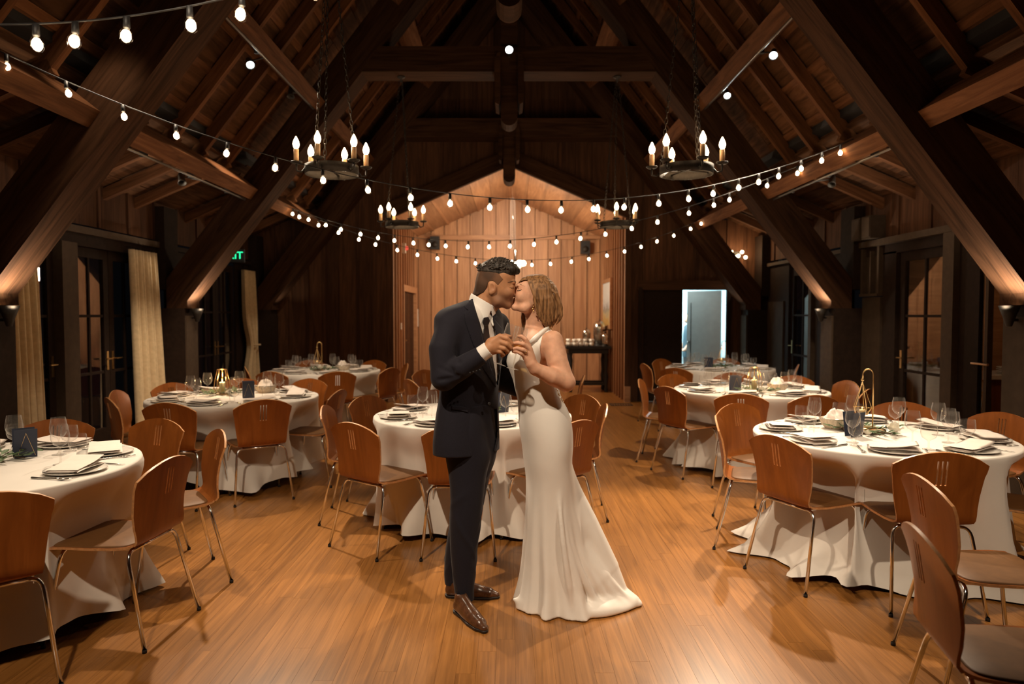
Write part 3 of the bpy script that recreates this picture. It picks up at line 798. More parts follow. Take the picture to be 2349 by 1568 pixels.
e = empty('notice_frame', (-1.965, 15.0, 1.42), 0, 'narrow white notice hanging by the alcove door corner', 'notice')
obj('sheet', MB().box((0, 0, 0), (.008, .2, .38)), M['china'], e)
obj('border', MB().box((-.002, 0, .195), (.014, .22, .015)).box((-.002, 0, -.195), (.014, .22, .015)), M['trim'], e)
e = empty('floor_vent', (1.85, 11.5, 0.002), 0, 'dark metal floor grille in front of the alcove corner', 'vent')
obj('frame', MB().box((0, .12, .002), (.36, .02, .006)).box((0, -.12, .002), (.36, .02, .006)).box((.17, 0, .002), (.02, .24, .006)).box((-.17, 0, .002), (.02, .24, .006)), M['iron'], e)
for k in range(7): obj('slat', MB().box((-.13 + k * .043, 0, .002), (.014, .22, .005)), M['black'], e)
# painting
def painting_mat():
    m, t, out = nt('landscape_paint'); b = N(t, 'BsdfPrincipled', Roughness=.25); tc = N(t, 'TexCoord'); sp = N(t, 'SeparateXYZ')
    nz = N(t, 'TexNoise', Scale=7.0, Detail=6.0); ad = N(t, 'Math', operation='MULTIPLY_ADD'); ad.inputs[1].default_value = .5
    t.links.new(tc.outputs['Generated'], sp.inputs[0]); t.links.new(tc.outputs['Generated'], nz.inputs['Vector'])
    t.links.new(nz.outputs['Fac'], ad.inputs[0]); t.links.new(sp.outputs['Z'], ad.inputs[2])
    r = N(t, 'ValToRGB'); cr = r.color_ramp
    cr.elements[0].position = .35; cr.elements[0].color = (.5, .33, .10, 1); cr.elements[1].position = 1.2 / 1.3; cr.elements[1].color = (.62, .68, .70, 1)
    for p, c in ((.5, (.45, .42, .25, 1)), (.62, (.22, .25, .25, 1)), (.74, (.5, .56, .6, 1))):
        q = cr.elements.new(p); q.color = c
    t.links.new(ad.outputs[0], r.inputs[0]); t.links.new(r.outputs[0], b.inputs['Base Color']); t.links.new(b.outputs[0], out.inputs[0]); return m
M['paintart'] = painting_mat()
e = empty('painting', (1.955, 13.95, 1.70), 0, 'pale landscape painting in a light wood frame on the alcove side wall', 'painting')
obj('canvas', MB().box((0, 0, 0), (.02, 1.1, .84)), M['paintart'], e)
obj('frame', MB().box((-.005, .58, 0), (.05, .07, .98)).box((-.005, -.58, 0), (.05, .07, .98)).box((-.005, 0, .455), (.049, 1.1, .07)).box((-.005, 0, -.455), (.049, 1.1, .07)), M['cedar'], e)
# service-room counter
e = empty('service_counter', (5.50, 7.35, 0), 0, 'orange wood counter with a white top in the side service room', 'counter')
obj('body', MB().box((0, 0, .425), (1.4, .6, .83)), M['chairwood'], e)
obj('worktop', MB().box((0, 0, .86), (1.46, .66, .04)), M['china'], e)
PLATE = MB().lathe([(0, .0), (.085, .0), (.10, .003), (.134, .011), (.134, .015), (.10, .008), (.08, .006), (0, .006)], 32).mesh('plate', M['china'], True)
for k, (x, n) in enumerate(((5.2, 4), (5.5, 3), (5.85, 4))):
    for j in range(n):
        o = link('plate', PLATE, None, (x, 7.2, .88 + j * .02)); tag(o, 'white china plate on the service-room counter, %s in the %s stack' % (('lowest', 'second', 'third', 'fourth')[j], ('doorway', 'middle', 'wall')[k]), 'plate', 'plates on the service counter')

# alcove side table with crockery
tb = empty('side_table', (1.52, 13.6, 0), 0, 'dark carved side table under the painting, laden with white cups', 'table')
obj('tabletop', MB().box((0, 0, .86), (.86, .62, .05)).box((0, 0, .79), (.76, .52, .09)), M['black'], tb)
for sx in (-1, 1):
    for sy in (-1, 1):
        obj('leg', MB().lathe([(.03, .0), (.04, .05), (.025, .1), (.05, .3), (.03, .4), (.045, .62), (.03, .68), (.045, .76)], 12, (sx * .34, sy * .22, 0)), M['black'], tb, True)
for sy in (-1, 1): obj('stretcher', MB().box((0, sy * .22, .16), (.68, .04, .05)), M['black'], tb)
CUP = MB().lathe([(0, 0), (.025, 0), (.038, .02), (.042, .065), (.039, .065), (.034, .02), (0, .008)], 16).tube([(.038, 0, .055), (.062, 0, .05), (.06, 0, .025), (.036, 0, .02)], .005, 6).mesh('cup', M['china'], True)
r = random.Random(5); n = 0
for i in range(5):
    for j in range(2 if i > 2 else 3):
        for k in range(2 if (i + j) % 3 else 1):
            o = link('cup', CUP, None, (1.15 + i * .108 if i < 5 else 1.15 + 4 * .108, 13.36 + j * .125 if i < 5 else 13.36, .886 + k * .068), (0, 0, r.uniform(0, 6)))
            tag(o, 'white coffee cup on the dark side table: %s of column %s, %s tier' % (('front', 'second', 'back')[j], ('one', 'two', 'three', 'four', 'five')[i], ('lower', 'upper')[k]), 'cup', 'cups on the alcove side table')
def urn(loc, sc, label, cat, name):
    e = empty(name, loc, .4, label, cat)
    obj('body', MB().lathe([(0, .02), (.08 * sc, .02), (.09 * sc, .05), (.10 * sc, .22 * sc + .05), (.085 * sc, .28 * sc + .05), (.05 * sc, .31 * sc + .05), (0, .32 * sc + .05)], 20), M['steel'], e, True)
    obj('base', MB().lathe([(.095 * sc, 0), (.095 * sc, .02), (0, .022)], 20), M['black'], e, True)
    obj('knob', MB().lathe([(0, .0), (.012, .005), (.016, .02), (0, .03)], 12, (0, 0, .32 * sc + .05)), M['black'], e, True)
    obj('spout', MB().tube([(0, -.09 * sc, .09), (0, -.14 * sc, .09), (0, -.14 * sc, .06)], .010, 8), M['steel'], e, True)
    obj('handle', MB().tube([(0, .09 * sc, .22 * sc), (0, .16 * sc, .2 * sc), (0, .09 * sc, .1 * sc)], .008, 8), M['black'], e, True)
urn((1.78, 13.72, .885), 1.35, 'tall steel coffee urn at the wall end of the dark side table', 'urn', 'coffee_urn')
urn((1.52, 13.74, .885), .85, 'low silver teapot behind the cups on the side table', 'teapot', 'teapot')
urn((1.84, 13.40, .885), .6, 'small silver creamer in front of the coffee urn', 'jug', 'creamer')

# ================================================================== CHAIRS
def shell_from_grid(P, mask, th, nrm):
    """thick plate from a grid of points P[j][i]; cells with mask False are open slots; rim faces get material 1"""
    nj, ni = len(P), len(P[0]); mb = MB()
    v = [p for row in P for p in row]; nv = len(v)
    v2 = [p + nrm(p, j, i) * th for j, row in enumerate(P) for i, p in enumerate(row)]
    f = []; edge = {}
    for j in range(nj - 1):
        for i in range(ni - 1):
            if not mask(j, i): continue
            q = (j * ni + i, j * ni + i + 1, (j + 1) * ni + i + 1, (j + 1) * ni + i)
            f.append(q)
            for a, b in zip(q, q[1:] + q[:1]):
                k = (min(a, b), max(a, b))
                if k in edge: del edge[k]
                else: edge[k] = (a, b)
    g = [tuple(x + nv for x in reversed(q)) for q in f]
    mb.add(v + v2, f + g); mb.mi = 1
    rim = [(b, a, a + nv, b + nv) for a, b in edge.values()]
    mb.f.extend(rim); mb.m.extend([1] * len(rim))
    me = mb.mesh('shell', [M['chairwood'], M['chairedge']], True)
    bm = bmesh.new(); bm.from_mesh(me); bmesh.ops.delete(bm, geom=[q for q in bm.verts if not q.link_faces], context='VERTS'); bm.to_mesh(me); bm.free()
    me.set_sharp_from_angle(angle=math.radians(40)); return me
def backrest_mesh():
    zs = [(-.192, .4615), (-.208, .480), (-.216, .505), (-.222, .54), (-.231, .60), (-.240, .66), (-.247, .70), (-.254, .745), (-.261, .785), (-.2645, .803), (-.268, .818), (-.270, .83)]
    us = [-1, -.78, -.55, -.32, -.026, -.017, -.0045, .0045, .017, .026, .32, .55, .78, 1]
    P = []
    for j, (y, z) in enumerate(zs):
        k = min(1, max(0, (z - .46) / .3)); wz = .183 + (.224 - .183) * k
        row = []
        for u in us:
            x = u * wz if abs(u) > .1 else u
            t = x / wz
            zz = z; top = max(0, (z - .70) / .13)
            zz = z - .062 * t * t * top
            if j == len(zs) - 1 and abs(u) == 1: zz -= .004; x *= .985
            yy = y + .030 * t * t * min(1, max(0, (z - .47) / .1))
            row.append(Vector((x, yy, zz)))
        P.append(row)
    slots = {4, 6, 8}
    return shell_from_grid(P, lambda j, i: not (i in slots and 5 <= j <= 7), .011, lambda p, j, i: Vector((0, -.97, -.22)))
def seat_mesh():
    ys = [.215, .205, .185, .12, .02, -.08, -.15, -.175, -.192]; zz = [.425, .440, .449, .452, .449, .446, .449, .4535, .4615]
    P = []
    for y, z in zip(ys, zz):
        row = []
        for u in (-1, -.94, -.6, -.2, .2, .6, .94, 1):
            w_ = .183 + .03 * min(1, max(0, (y + .19) / .25))
            if y > .2: w_ *= .93
            row.append(Vector((u * w_, y, z + .006 * abs(u) ** 4)))
        P.append(row)
    return shell_from_grid(P, lambda j, i: True, .011, lambda p, j, i: Vector((0, 0, -1)))
def pad_mesh():
    mb = MB(); v = []; f = []; n = 28
    for ring, (k, dz) in enumerate(((1.0, 0.001), (1.0, .006), (.95, .010), (.5, .011), (0.02, .011))):
        for i in range(n):
            q = 2 * PI * i / n; c, s = math.cos(q), math.sin(q)
            y = .016 + .186 * k * math.copysign(abs(s) ** .28, s); x = (.180 + .026 * min(1, max(0, (y + .17) / .25))) * k * math.copysign(abs(c) ** .28, c)
            v.append((x, y, .450 + dz))
    for j in range(4):
        for i in range(n): f.append((j * n + i, j * n + (i + 1) % n, (j + 1) * n + (i + 1) % n, (j + 1) * n + i))
    f.append(tuple(4 * n + i for i in range(n)))
    return mb.add(v, f).mesh('seat_pad', M['seatpad'], True)
def arc_leg(p_foot, p_top, p_in):
    p_foot, p_top, p_in = map(Vector, (p_foot, p_top, p_in))
    pts = [p_foot, p_foot.lerp(p_top, .86)]
    for k in range(1, 6):
        t = k / 6; a = p_foot.lerp(p_top, .86); b = p_top.lerp(p_in, .8)
        pts.append(a.lerp(p_top, t).lerp(p_top.lerp(b, t), t))
    pts.append(p_in); return pts
def make_chair():
    e = empty('dining_chair')
    bk = link('backrest', backrest_mesh(), e); link('seat', seat_mesh(), e); link('seat_pad', pad_mesh(), e)
    for s in (-1, 1):
        for fy, ty, tx in ((.215, .15, .185), (-.265, -.165, .185)):
            l = obj('leg', MB().tube(arc_leg((s * .225, fy, .008), (s * tx, ty, .431), (s * .13, ty, .431)), .0092, 8), M['chrome'], e, True)
            obj('foot_cap', MB().lathe([(0, 0), (.0105, 0), (.0105, .014), (.0092, .016)], 10, (s * .2255, fy, 0)), M['rubber'], l, True)
    mb = MB()
    for ty in (.15, -.165): mb.tube([(-.14, ty, .431), (.14, ty, .431)], .0091, 8)
    for s in (-1, 1): mb.tube([(s * .13, .15, .431), (s * .13, -.165, .431)], .008, 6)
    obj('seat_frame', mb, M['chrome'], e, True)
    return e

# ================================================================== TABLES
TABLES = {  # centre, label words
    'N1': ((-2.62, 3.38), 'near curtain-side table'), 'N2': ((-2.49, 6.3), 'middle curtain-side table'), 'N3': ((-2.46, 9.25), 'far curtain-side table'),
    'C1': ((-.27, 5.2), 'table behind the couple'), 'C2': ((-.12, 7.75), 'table before the alcove'),
    'K1': ((2.29, 4.30), 'near kitchen-side table'), 'K2': ((2.39, 6.9), 'middle kitchen-side table'), 'K3': ((2.93, 9.7), 'far kitchen-side table')}
TR, TZ = 0.735, 0.752
SEATED = []
def cloth_mesh(seed, zlen=.03, floorpool=0.0, cx=0, cy=0):
    r = random.Random(seed); n = 144
    nf = 12; ang = [2 * PI * k / nf + r.uniform(-.14, .14) for k in range(nf)]; am = [r.uniform(.6, 1.3) for _ in range(nf)]; wd = [r.uniform(.10, .15) for _ in range(nf)]
    lo = [r.uniform(-.03, .05) for _ in range(8)]
    v = [(0, 0, TZ)]; f = []
    rings = [(.25, 0), (.5, 0), (.68, 0), (TR - .012, 0), (TR - .003, -.0025), (TR, -.010)]
    for q, dz in rings:
        for i in range(n): g = 2 * PI * i / n; v.append((q * math.cos(g), q * math.sin(g), TZ + dz))
    nd = 26
    for j in range(1, nd + 1):
        t = j / nd
        for i in range(n):
            g = 2 * PI * i / n
            b = 0.0
            for a, m_, w_ in zip(ang, am, wd):
                d = (g - a + PI) % (2 * PI) - PI
                b += m_ * math.exp(-(d / (w_ * (1.15 - .35 * t))) ** 2)
            b -= .50
            zend = max(.012, zlen + .025 * math.sin(3 * g + lo[0] * 60) + .018 * math.sin(5 * g + lo[1] * 70))
            z = TZ - .010 - (TZ - .010 - zend) * t
            rad = TR + .004 + .012 * t + .185 * b * t ** 1.0 + .012 * t * math.sin(23 * g + 2 * lo[2] * 60)
            if floorpool and t > .93: rad += floorpool * (t - .93) / .07 * (1 + .4 * math.sin(7 * g))
            x, y = rad * math.cos(g), rad * math.sin(g)
            for bx, by, fx, fy in SEATED:           # the cloth hangs behind the seats pushed in to the table
                ex, ey = x + cx - bx, y + cy - by; al = ex * fx + ey * fy; la = abs(-ex * fy + ey * fx)
                if -.1 < al < .43 and la < .34:
                    wt = min(1, max(0, (.34 - la) / .13)) * min(1, max(0, (.735 - z) / .20)) * (1 if z > .43 else .2 + .8 * z / .43); wt = wt * wt * (3 - 2 * wt)
                    x += fx * (.43 - al) * wt; y += fy * (.43 - al) * wt
            v.append((x, y, z))
    for i in range(n): f.append((0, 1 + i, 1 + (i + 1) % n))
    R_ = len(rings) + nd
    for j in range(R_ - 1):
        for i in range(n):
            a = 1 + j * n + i; b = 1 + j * n + (i + 1) % n; f.append((a, a + n, b + n, b))
    return MB().add(v, f).mesh('tablecloth', M['cloth'], True)
legm = MB().box((0, 0, .36), (.045, .045, .70)).mesh('leg', M['black'])
topm = MB().lathe([(0, .712), (.71, .712), (.725, .720), (.725, .735), (.71, .742), (0, .742)], 40).mesh('tabletop', M['black'])
for i, (k, ((x, y), words)) in enumerate(TABLES.items()):
    t = empty('round_table', (x, y, 0), 0, 'round folding table hidden under the cloth of the ' + words, 'table', 'round banquet tables')
    link('tabletop', topm, t)
    for a in (.4, 1.97, 3.54, 5.11): link('leg', legm, t, (.24 * math.cos(a), .24 * math.sin(a), .01))

# chairs: (back centre pixel x, distance, table, optional facing) -> placed on the floor around the tables
SIDE = ['kitchen-side', 'far kitchen-side', 'far', 'far curtain-side', 'curtain-side', 'near curtain-side', 'near', 'near kitchen-side']
CH = [  # back x, back y, table
    ('K1', 1.50, 3.86), ('K1', 2.12, 3.40), ('K1', 1.40, 4.60), ('K1', 1.72, 5.22), ('K1', 3.02, 5.32), ('K1', 3.36, 4.74), ('K1', 3.00, 3.72),
    ('N1', -1.99, 2.62), ('N1', -1.615, 3.26), ('N1', -2.26, 4.45), ('N1', -1.70, 4.02), ('N1', -2.90, 4.44),
    ('N2', -2.60, 5.30), ('N2', -1.95, 5.50), ('N2', -1.53, 6.20), ('N2', -2.08, 7.24), ('N2', -2.80, 7.26), ('N2', -3.30, 6.80), ('N2', -3.46, 6.15), ('N2', -3.22, 5.62),
    ('C1', -1.34, 5.12), ('C1', -1.17, 5.72), ('C1', -.97, 4.33), ('C1', -.31, 4.20), ('C1', .43, 4.42), ('C1', .70, 5.20), ('C1', .61, 5.80), ('C1', -.66, 6.16),
    ('C2', .80, 7.66), ('C2', -1.02, 7.2), ('C2', -1.02, 8.4), ('C2', -.1, 6.80),
    ('N3', -2.02, 8.18), ('N3', -1.50, 8.75), ('N3', -2.92, 10.2), ('N3', -1.98, 10.2), ('N3', -3.35, 8.9), ('N3', -2.80, 8.2), ('N3', -1.42, 9.5),
    ('K2', 1.49, 6.48), ('K2', 1.83, 7.80), ('K2', 1.38, 7.22), ('K2', 1.97, 5.90), ('K2', 2.54, 5.80), ('K2', 3.42, 7.05), ('K2', 3.20, 6.25), ('K2', 3.12, 7.62), ('K2', 2.58, 8.0),
    ('K3', 1.86, 9.5), ('K3', 2.30, 10.5), ('K3', 3.86, 9.35), ('K3', 2.1, 8.75), ('K3', 3.3, 10.65)]
proto = make_chair(); used = False; seen = {}
def place_chair(bx, by, face, label):
    global used
    fx, fy = math.cos(face), math.sin(face)
    o = copy_tree(proto) if used else proto
    used = True
    SEATED.append((bx, by, fx, fy))
    o.location = (bx + fx * .245, by + fy * .245, 0); o.rotation_euler = (0, 0, face - PI / 2)
    return tag(o, label, 'chair', 'cherry plywood chairs around the tables')
rr = random.Random(4)
FACE = {(1.50, 3.86): 24, (2.12, 3.40): 84}
for k, bx, by in CH:
    (tx, ty), words = TABLES[k]
    a = math.atan2(ty - by, tx - bx) + rr.uniform(-.05, .05)
    if (bx, by) in FACE: a = math.radians(FACE[(bx, by)])
    side = SIDE[round((math.degrees(math.atan2(by - ty, bx - tx)) % 360) / 45) % 8]
    key = (k, side); seen[key] = seen.get(key, 0) + 1
    place_chair(bx, by, a, 'slotted cherry plywood chair %son the %s side of the %s' % ('also ' if seen[key] == 2 else 'again ' if seen[key] > 2 else '', side, words))
place_chair(1.31, 2.17, math.atan2(-.23, .97), 'slotted cherry plywood chair standing closest to the camera, cut by the frame')
place_chair(1.735, 2.88, math.atan2(-.12, 1), 'slotted cherry plywood chair just behind the one cut by the frame')

for i, (k, ((x, y), words)) in enumerate(TABLES.items()):
    o = link('tablecloth', cloth_mesh(i + 11, {'N2': .085, 'K1': .014, 'N1': .05}.get(k, .03), {'K1': .06}.get(k, 0), x, y), None, (x, y, 0))
    tag(o, 'white floor-length tablecloth hanging in folds on the ' + words, 'tablecloth', 'white round tablecloths')

# ================================================================== PLACE SETTINGS
WG = MB().lathe([(0, 0), (.034, 0), (.034, .002), (.012, .005), (.004, .012), (.0035, .08), (.008, .088), (.028, .10), (.040, .122), (.042, .142), (.038, .175), (.033, .200)], 20).mesh('wine_glass', M['glass'], True)
GB = MB().lathe([(0, 0), (.033, 0), (.033, .002), (.010, .006), (.0045, .014), (.005, .045), (.012, .052), (.034, .066), (.042, .088), (.042, .110), (.038, .140)], 20).mesh('water_goblet', M['glass'], True)
def napkin_mesh(seed):
    r = random.Random(seed); mb = MB(); nu, nv = 12, 6
    for L in range(3):
        w_, d_ = .255 - .008 * L + r.uniform(-.01, .01), .160 - .006 * L
        ox, oy = r.uniform(-.008, .008), r.uniform(-.006, .006)
        z0 = .003 + L * .0075; a1, a2 = r.uniform(.002, .008), r.uniform(0, 6)
        lift = r.uniform(-.03, .05)
        v = []; f = []
        for th in (0, .0065):
            for j in range(nv + 1):
                for i in range(nu + 1):
                    x = (i / nu - .5) * w_; y = (j / nv - .5) * d_
                    edge = min(1, min(i, nu - i, j * 2, (nv - j) * 2) / 1.0)
                    z = z0 + (th if edge else .003) + a1 * math.sin(16 * x + a2 + L * .3) + max(0, x / w_ * 2) ** 2 * lift * .4 - .012 * (abs(2 * x / w_)) ** 2 * .35
                    v.append((x + ox, y + oy, z))
        n1 = (nu + 1) * (nv + 1)
        for j in range(nv):
            for i in range(nu):
                p = j * (nu + 1) + i; q = (p, p + 1, p + nu + 2, p + nu + 1)
                f.append(tuple(reversed(q))); f.append(tuple(n1 + k for k in q))
        for i in range(nu):
            f.append((i, i + 1, n1 + i + 1, n1 + i)); p = nv * (nu + 1) + i; f.append((p + 1, p, n1 + p, n1 + p + 1))
        for j in range(nv):
            p = j * (nu + 1); f.append((p + nu + 1, p, n1 + p, n1 + p + nu + 1)); p += nu; f.append((p, p + nu + 1, n1 + p + nu + 1, n1 + p))
        mb.add(v, f)
    return mb.mesh('napkin', M['napkin'], True)
NAPS = [napkin_mesh(k) for k in range(5)]
def fork_mesh():
    mb = MB(); mb.tube([(0, -.10, .004), (0, -.04, .003), (0, .02, .005), (0, .045, .006)], [.0055, .0045, .003, .005], 6)
    mb.box((0, .058, .0055), (.022, .022, .0025))
    for k in range(4): mb.tube([(-.0095 + k * .0063, .066, .0055), (-.0095 + k * .0063, .105, .007)], [.0016, .0010], 5)
    return mb.mesh('fork', M['steel'], True)
def knife_mesh():
    mb = MB(); mb.tube([(0, -.11, .004), (0, -.06, .004), (0, .0, .004)], [.006, .0055, .0045], 6)
    mb.add([(-.006, 0, .003), (.007, 0, .003), (.007, .09, .003), (-.002, .118, .003), (-.006, 0, .0055), (.007, 0, .0055), (.007, .09, .005), (-.002, .118, .004)], [(3, 2, 1, 0), (4, 5, 6, 7), (0, 1, 5, 4), (1, 2, 6, 5), (2, 3, 7, 6), (3, 0, 4, 7)])
    return mb.mesh('knife', M['steel'], True)
FORK, KNIFE = fork_mesh(), knife_mesh()
TOP = TZ + .001
def setting(k, deg, ang_label, rnd):
    (tx, ty), words = TABLES[k]
    a = math.radians(deg); ux, uy = math.cos(a), math.sin(a)       # outward
    rz = a + PI / 2                                                  # local +y looks to the centre
    def put(name, me, rad, lat, z, rot, label, cat, group):
        x = tx + ux * rad - uy * lat; y = ty + uy * rad + ux * lat
        o = link(name, me, None, (x, y, TOP + z), (0, 0, rot)); return tag(o, label, cat, group)
    where = 'at the %s place of the %s' % (ang_label, words)
    put('plate', PLATE, .565, 0, 0, 0, 'white china plate ' + where, 'plate', 'dinner plates')
    put('napkin', rnd.choice(NAPS), .562, 0, .0165, rz + rnd.uniform(-.25, .25), 'folded blush-white napkin ' + where, 'napkin', 'folded napkins')
    put('wine_glass', WG, .36 + rnd.uniform(-.02, .02), .12 + rnd.uniform(-.015, .015), 0, 0, 'tall stemmed wine glass ' + where, 'wine glass', 'wine glasses')
    put('water_goblet', GB, .42 + rnd.uniform(-.02, .02), .185 + rnd.uniform(-.012, .012), 0, 0, 'short-stemmed water goblet ' + where, 'goblet', 'water goblets')
    put('fork', FORK, .58, -.165, 0, rz + PI + rnd.uniform(-.1, .1), 'steel fork with four tines ' + where, 'fork', 'forks')
    put('knife', KNIFE, .58, .165, 0, rz + PI + rnd.uniform(-.1, .1), 'steel table knife ' + where, 'knife', 'knives')
OFF = {'N1': 36, 'N2': 357, 'N3': 22, 'C1': 20, 'C2': 22, 'K1': 25, 'K2': 20, 'K3': 22}
rs = random.Random(12)
for k in TABLES:
    (tx, ty), words = TABLES[k]
    for j in range(8):
        deg = (OFF[k] + 45 * j) % 360; a = math.radians(deg)
        px = proj((tx + .55 * math.cos(a), ty + .55 * math.sin(a), TOP))[0]
        if px < -60 or px > 2420 or (k in ('C1', 'C2') and (1010 < px < 1140 or 1205 < px < 1305)) or (k == 'C2' and px > 1000): continue
        setting(k, deg, SIDE[int(((deg + 360) % 360) / 45 + .5) % 8], rs)

# ================================================================== CENTREPIECES
LEAF = MB().add([(0, 0, 0), (.012, .02, .004), (.010, .045, .002), (0, .06, 0), (-.010, .045, .002), (-.012, .02, .004), (0, .03, -.002)], [(0, 1, 6), (1, 2, 6), (2, 3, 6), (3, 4, 6), (4, 5, 6), (5, 0, 6)])
def greenery(k, x, y, label, seed, r0=.14):
    r = random.Random(seed); mb = MB(); st = MB()
    for b in range(9):
        a = 2 * PI * b / 9 + r.uniform(-.3, .3)
        p0 = Vector((r0 * .35 * math.cos(a), r0 * .35 * math.sin(a), .012)); p1 = Vector((r0 * 1.35 * math.cos(a + .5), r0 * 1.35 * math.sin(a + .5), .012 + r.uniform(0, .015)))
        st.tube([p0, p0.lerp(p1, .5) + Vector((0, 0, .01)), p1], .002, 5)
        for q in range(9):
            p = p0.lerp(p1, q / 8); R = Euler((r.uniform(-.2, .5), r.uniform(-.5, .5), a - PI / 2 + r.uniform(-1.3, 1.3))).to_matrix(); sc = r.uniform(.7, 1.15)
            mb.add([p + R @ (Vector(c) * sc) + Vector((0, 0, .01)) for c in LEAF.v], LEAF.f)
    e = empty('eucalyptus_sprig', (x, y, TOP), 0, label, 'greenery', 'greenery on the tables')
    tag(obj('leaves', mb, M['leaf'], e), kind='stuff'); obj('stems', st, M['bark'], e)
def flower_mesh(seed):
    r = random.Random(seed); mb = MB()
    for ring, (n, rad, tilt, sc) in enumerate(((7, .022, .35, 1.0), (6, .014, .8, .85), (4, .006, 1.2, .7))):
        for i in range(n):
            a = 2 * PI * i / n + ring * .4 + r.uniform(-.1, .1); R = Matrix.Rotation(a, 3, 'Z') @ Matrix.Rotation(-tilt, 3, 'Y')
            pts = [(0, -.010, 0), (.016, -.018, .004), (.030, -.010, .010), (.032, 0, .012), (.030, .010, .010), (.016, .018, .004), (0, .010, 0), (.016, 0, -.003)]
            v = [R @ (Vector(p) * sc) + Vector((rad * .4 * math.cos(a), rad * .4 * math.sin(a), .012 + ring * .008)) for p in pts]
            mb.add(v, [(0, 1, 7), (1, 2, 7), (2, 3, 7), (3, 4, 7), (4, 5, 7), (5, 6, 7), (6, 0, 7)])
    mb.lathe([(0, .0), (.012, .004), (.014, .02), (0, .03)], 10)
    return mb.mesh('flower', M['petal'], True)
FL = [flower_mesh(k) for k in range(3)]
def flower(x, y, z, label, sc=1.0):
    o = link('white_flower', FL[int(abs(x * 100)) % 3], None, (x, y, TOP + z)); o.scale = (sc, sc, sc); tag(o, label, 'flower', 'white flowers on the tables')
def hook_stand(x, y, rz, words, z0=.0):
    e = empty('hook_stand', (x, y, TOP + z0), rz, 'gold shepherd-hook stand rising from the ' + words, 'stand', 'gold hook stands')
    obj('base', MB().lathe([(0, 0), (.075, 0), (.075, .005), (0, .007)], 28), M['brass'], e, True)
    pts = [(.05, 0, .005), (.05, 0, .30)] + [(.05 - .030 + .030 * math.cos(q), 0, .34 + .035 * math.sin(q)) for q in [PI * t / 8 for t in range(9)]] + [(-.012, 0, .31)]
    obj('pole', MB().tube(pts, .0042, 8), M['brass'], e, True)
    obj('finial', MB().lathe([(0, -.010), (.009, -.004), (.010, .004), (0, .012)], 10, (-.012, 0, .305)), M['brass'], e, True)
    g = empty('hanging_terrarium', (0, 0, 0), rz, 'gold wire geometric lantern hanging on the hook of the ' + words, 'lantern', 'hanging geometric lanterns')
    c, s = math.cos(rz), math.sin(rz); g.location = (x - .012 * c, y - .012 * s, TOP + z0 + .293)
    mb = MB(); top = Vector((0, 0, 0)); n = 5
    ring = [Vector((.055 * math.cos(2 * PI * i / n), .055 * math.sin(2 * PI * i / n), -.165)) for i in range(n)]
    low = [Vector((.034 * math.cos(2 * PI * i / n + .6), .034 * math.sin(2 * PI * i / n + .6), -.205)) for i in range(n)]
    for i in range(n):
        mb.tube([top, ring[i]], .0022, 5); mb.tube([ring[i], ring[(i + 1) % n]], .0022, 5); mb.tube([ring[i], low[i]], .0022, 5); mb.tube([ring[(i + 1) % n], low[i]], .0022, 5); mb.tube([low[i], low[(i + 1) % n]], .0022, 5)
    obj('wire_frame', mb, M['brass'], g)
    obj('glass_cup', MB().lathe([(0, -.20), (.022, -.20), (.026, -.17), (.027, -.14)], 16), M['glass'], g, True)
    o = obj('tealight', MB().lathe([(0, -.198), (.02, -.198), (.02, -.178), (0, -.178)], 14), M['wax'], g, True)
    obj('flame', MB().lathe([(0, -.176), (.003, -.172), (.0035, -.167), (0, -.158)], 8), M['flame'], o, True)
def candle_lantern(x, y, words):
    e = empty('wire_lantern', (x, y, TOP), 0, 'tapered gold wire candle lantern on the ' + words, 'lantern', 'wire candle lanterns')
    mb = MB(); n = 10; prof = [(.05, .004), (.075, .065), (.066, .135), (.042, .235)]
    for i in range(n):
        a = 2 * PI * i / n; mb.tube([(r_ * math.cos(a), r_ * math.sin(a), z) for r_, z in prof], .0022, 5)
    obj('ribs', mb, M['brass'], e)
    for r_, z in (prof[0], prof[-1]):
        obj('ring', MB().tube([(r_ * math.cos(2 * PI * t / 24), r_ * math.sin(2 * PI * t / 24), z) for t in range(25)], .0026, 6, False), M['brass'], e, True)
    obj('base', MB().lathe([(0, .001), (.05, .001), (.05, .005), (0, .006)], 20), M['brass'], e, True)
    o = empty('pillar_candle', (x, y, TOP + .006), 0, 'lit cream pillar candle inside the wire lantern on the ' + words, 'candle', 'pillar candles')
    obj('wax', MB().lathe([(0, 0), (.026, 0), (.027, .10), (.024, .112), (.012, .106), (0, .104)], 18), M['wax'], o, True)
    obj('wick', MB().tube([(0, 0, .10), (0, .001, .115)], .0012, 5), M['black'], o)
    obj('flame', MB().lathe([(0, .112), (.005, .120), (.006, .128), (.003, .138), (0, .147)], 10), M['flame'], o, True)
    point((x, y, TOP + .15), 3, (1, .55, .22), .02)
def table_card(x, y, rz, words):
    e = empty('table_card', (x, y, TOP), rz, 'dark navy standing table card with gold lines on the ' + words, 'card', 'navy table cards')
    for s in (-1, 1):
        R = Matrix.Rotation(s * .13, 3, 'X'); c = R @ Vector((0, 0, .075)) + Vector((0, -s * .0205, .001))
        o = obj('panel', MB().box(c, (.10, .002, .15), R), M['navy'], e)
        if s == -1 or s == 1:
            ln = []
            for p, q in (((-.035, -.06), (0, .055)), ((0, .055), (.042, -.066))):
                a = [R @ Vector((u, s * -.0016, .075 + w_)) + Vector((0, -s * .0205, .001)) for u, w_ in (p, q)]
                ln.append(a)
            mb = MB(); [mb.tube(a, .0007, 4) for a in ln]
            obj('gold_lines', mb, M['brass'], o)
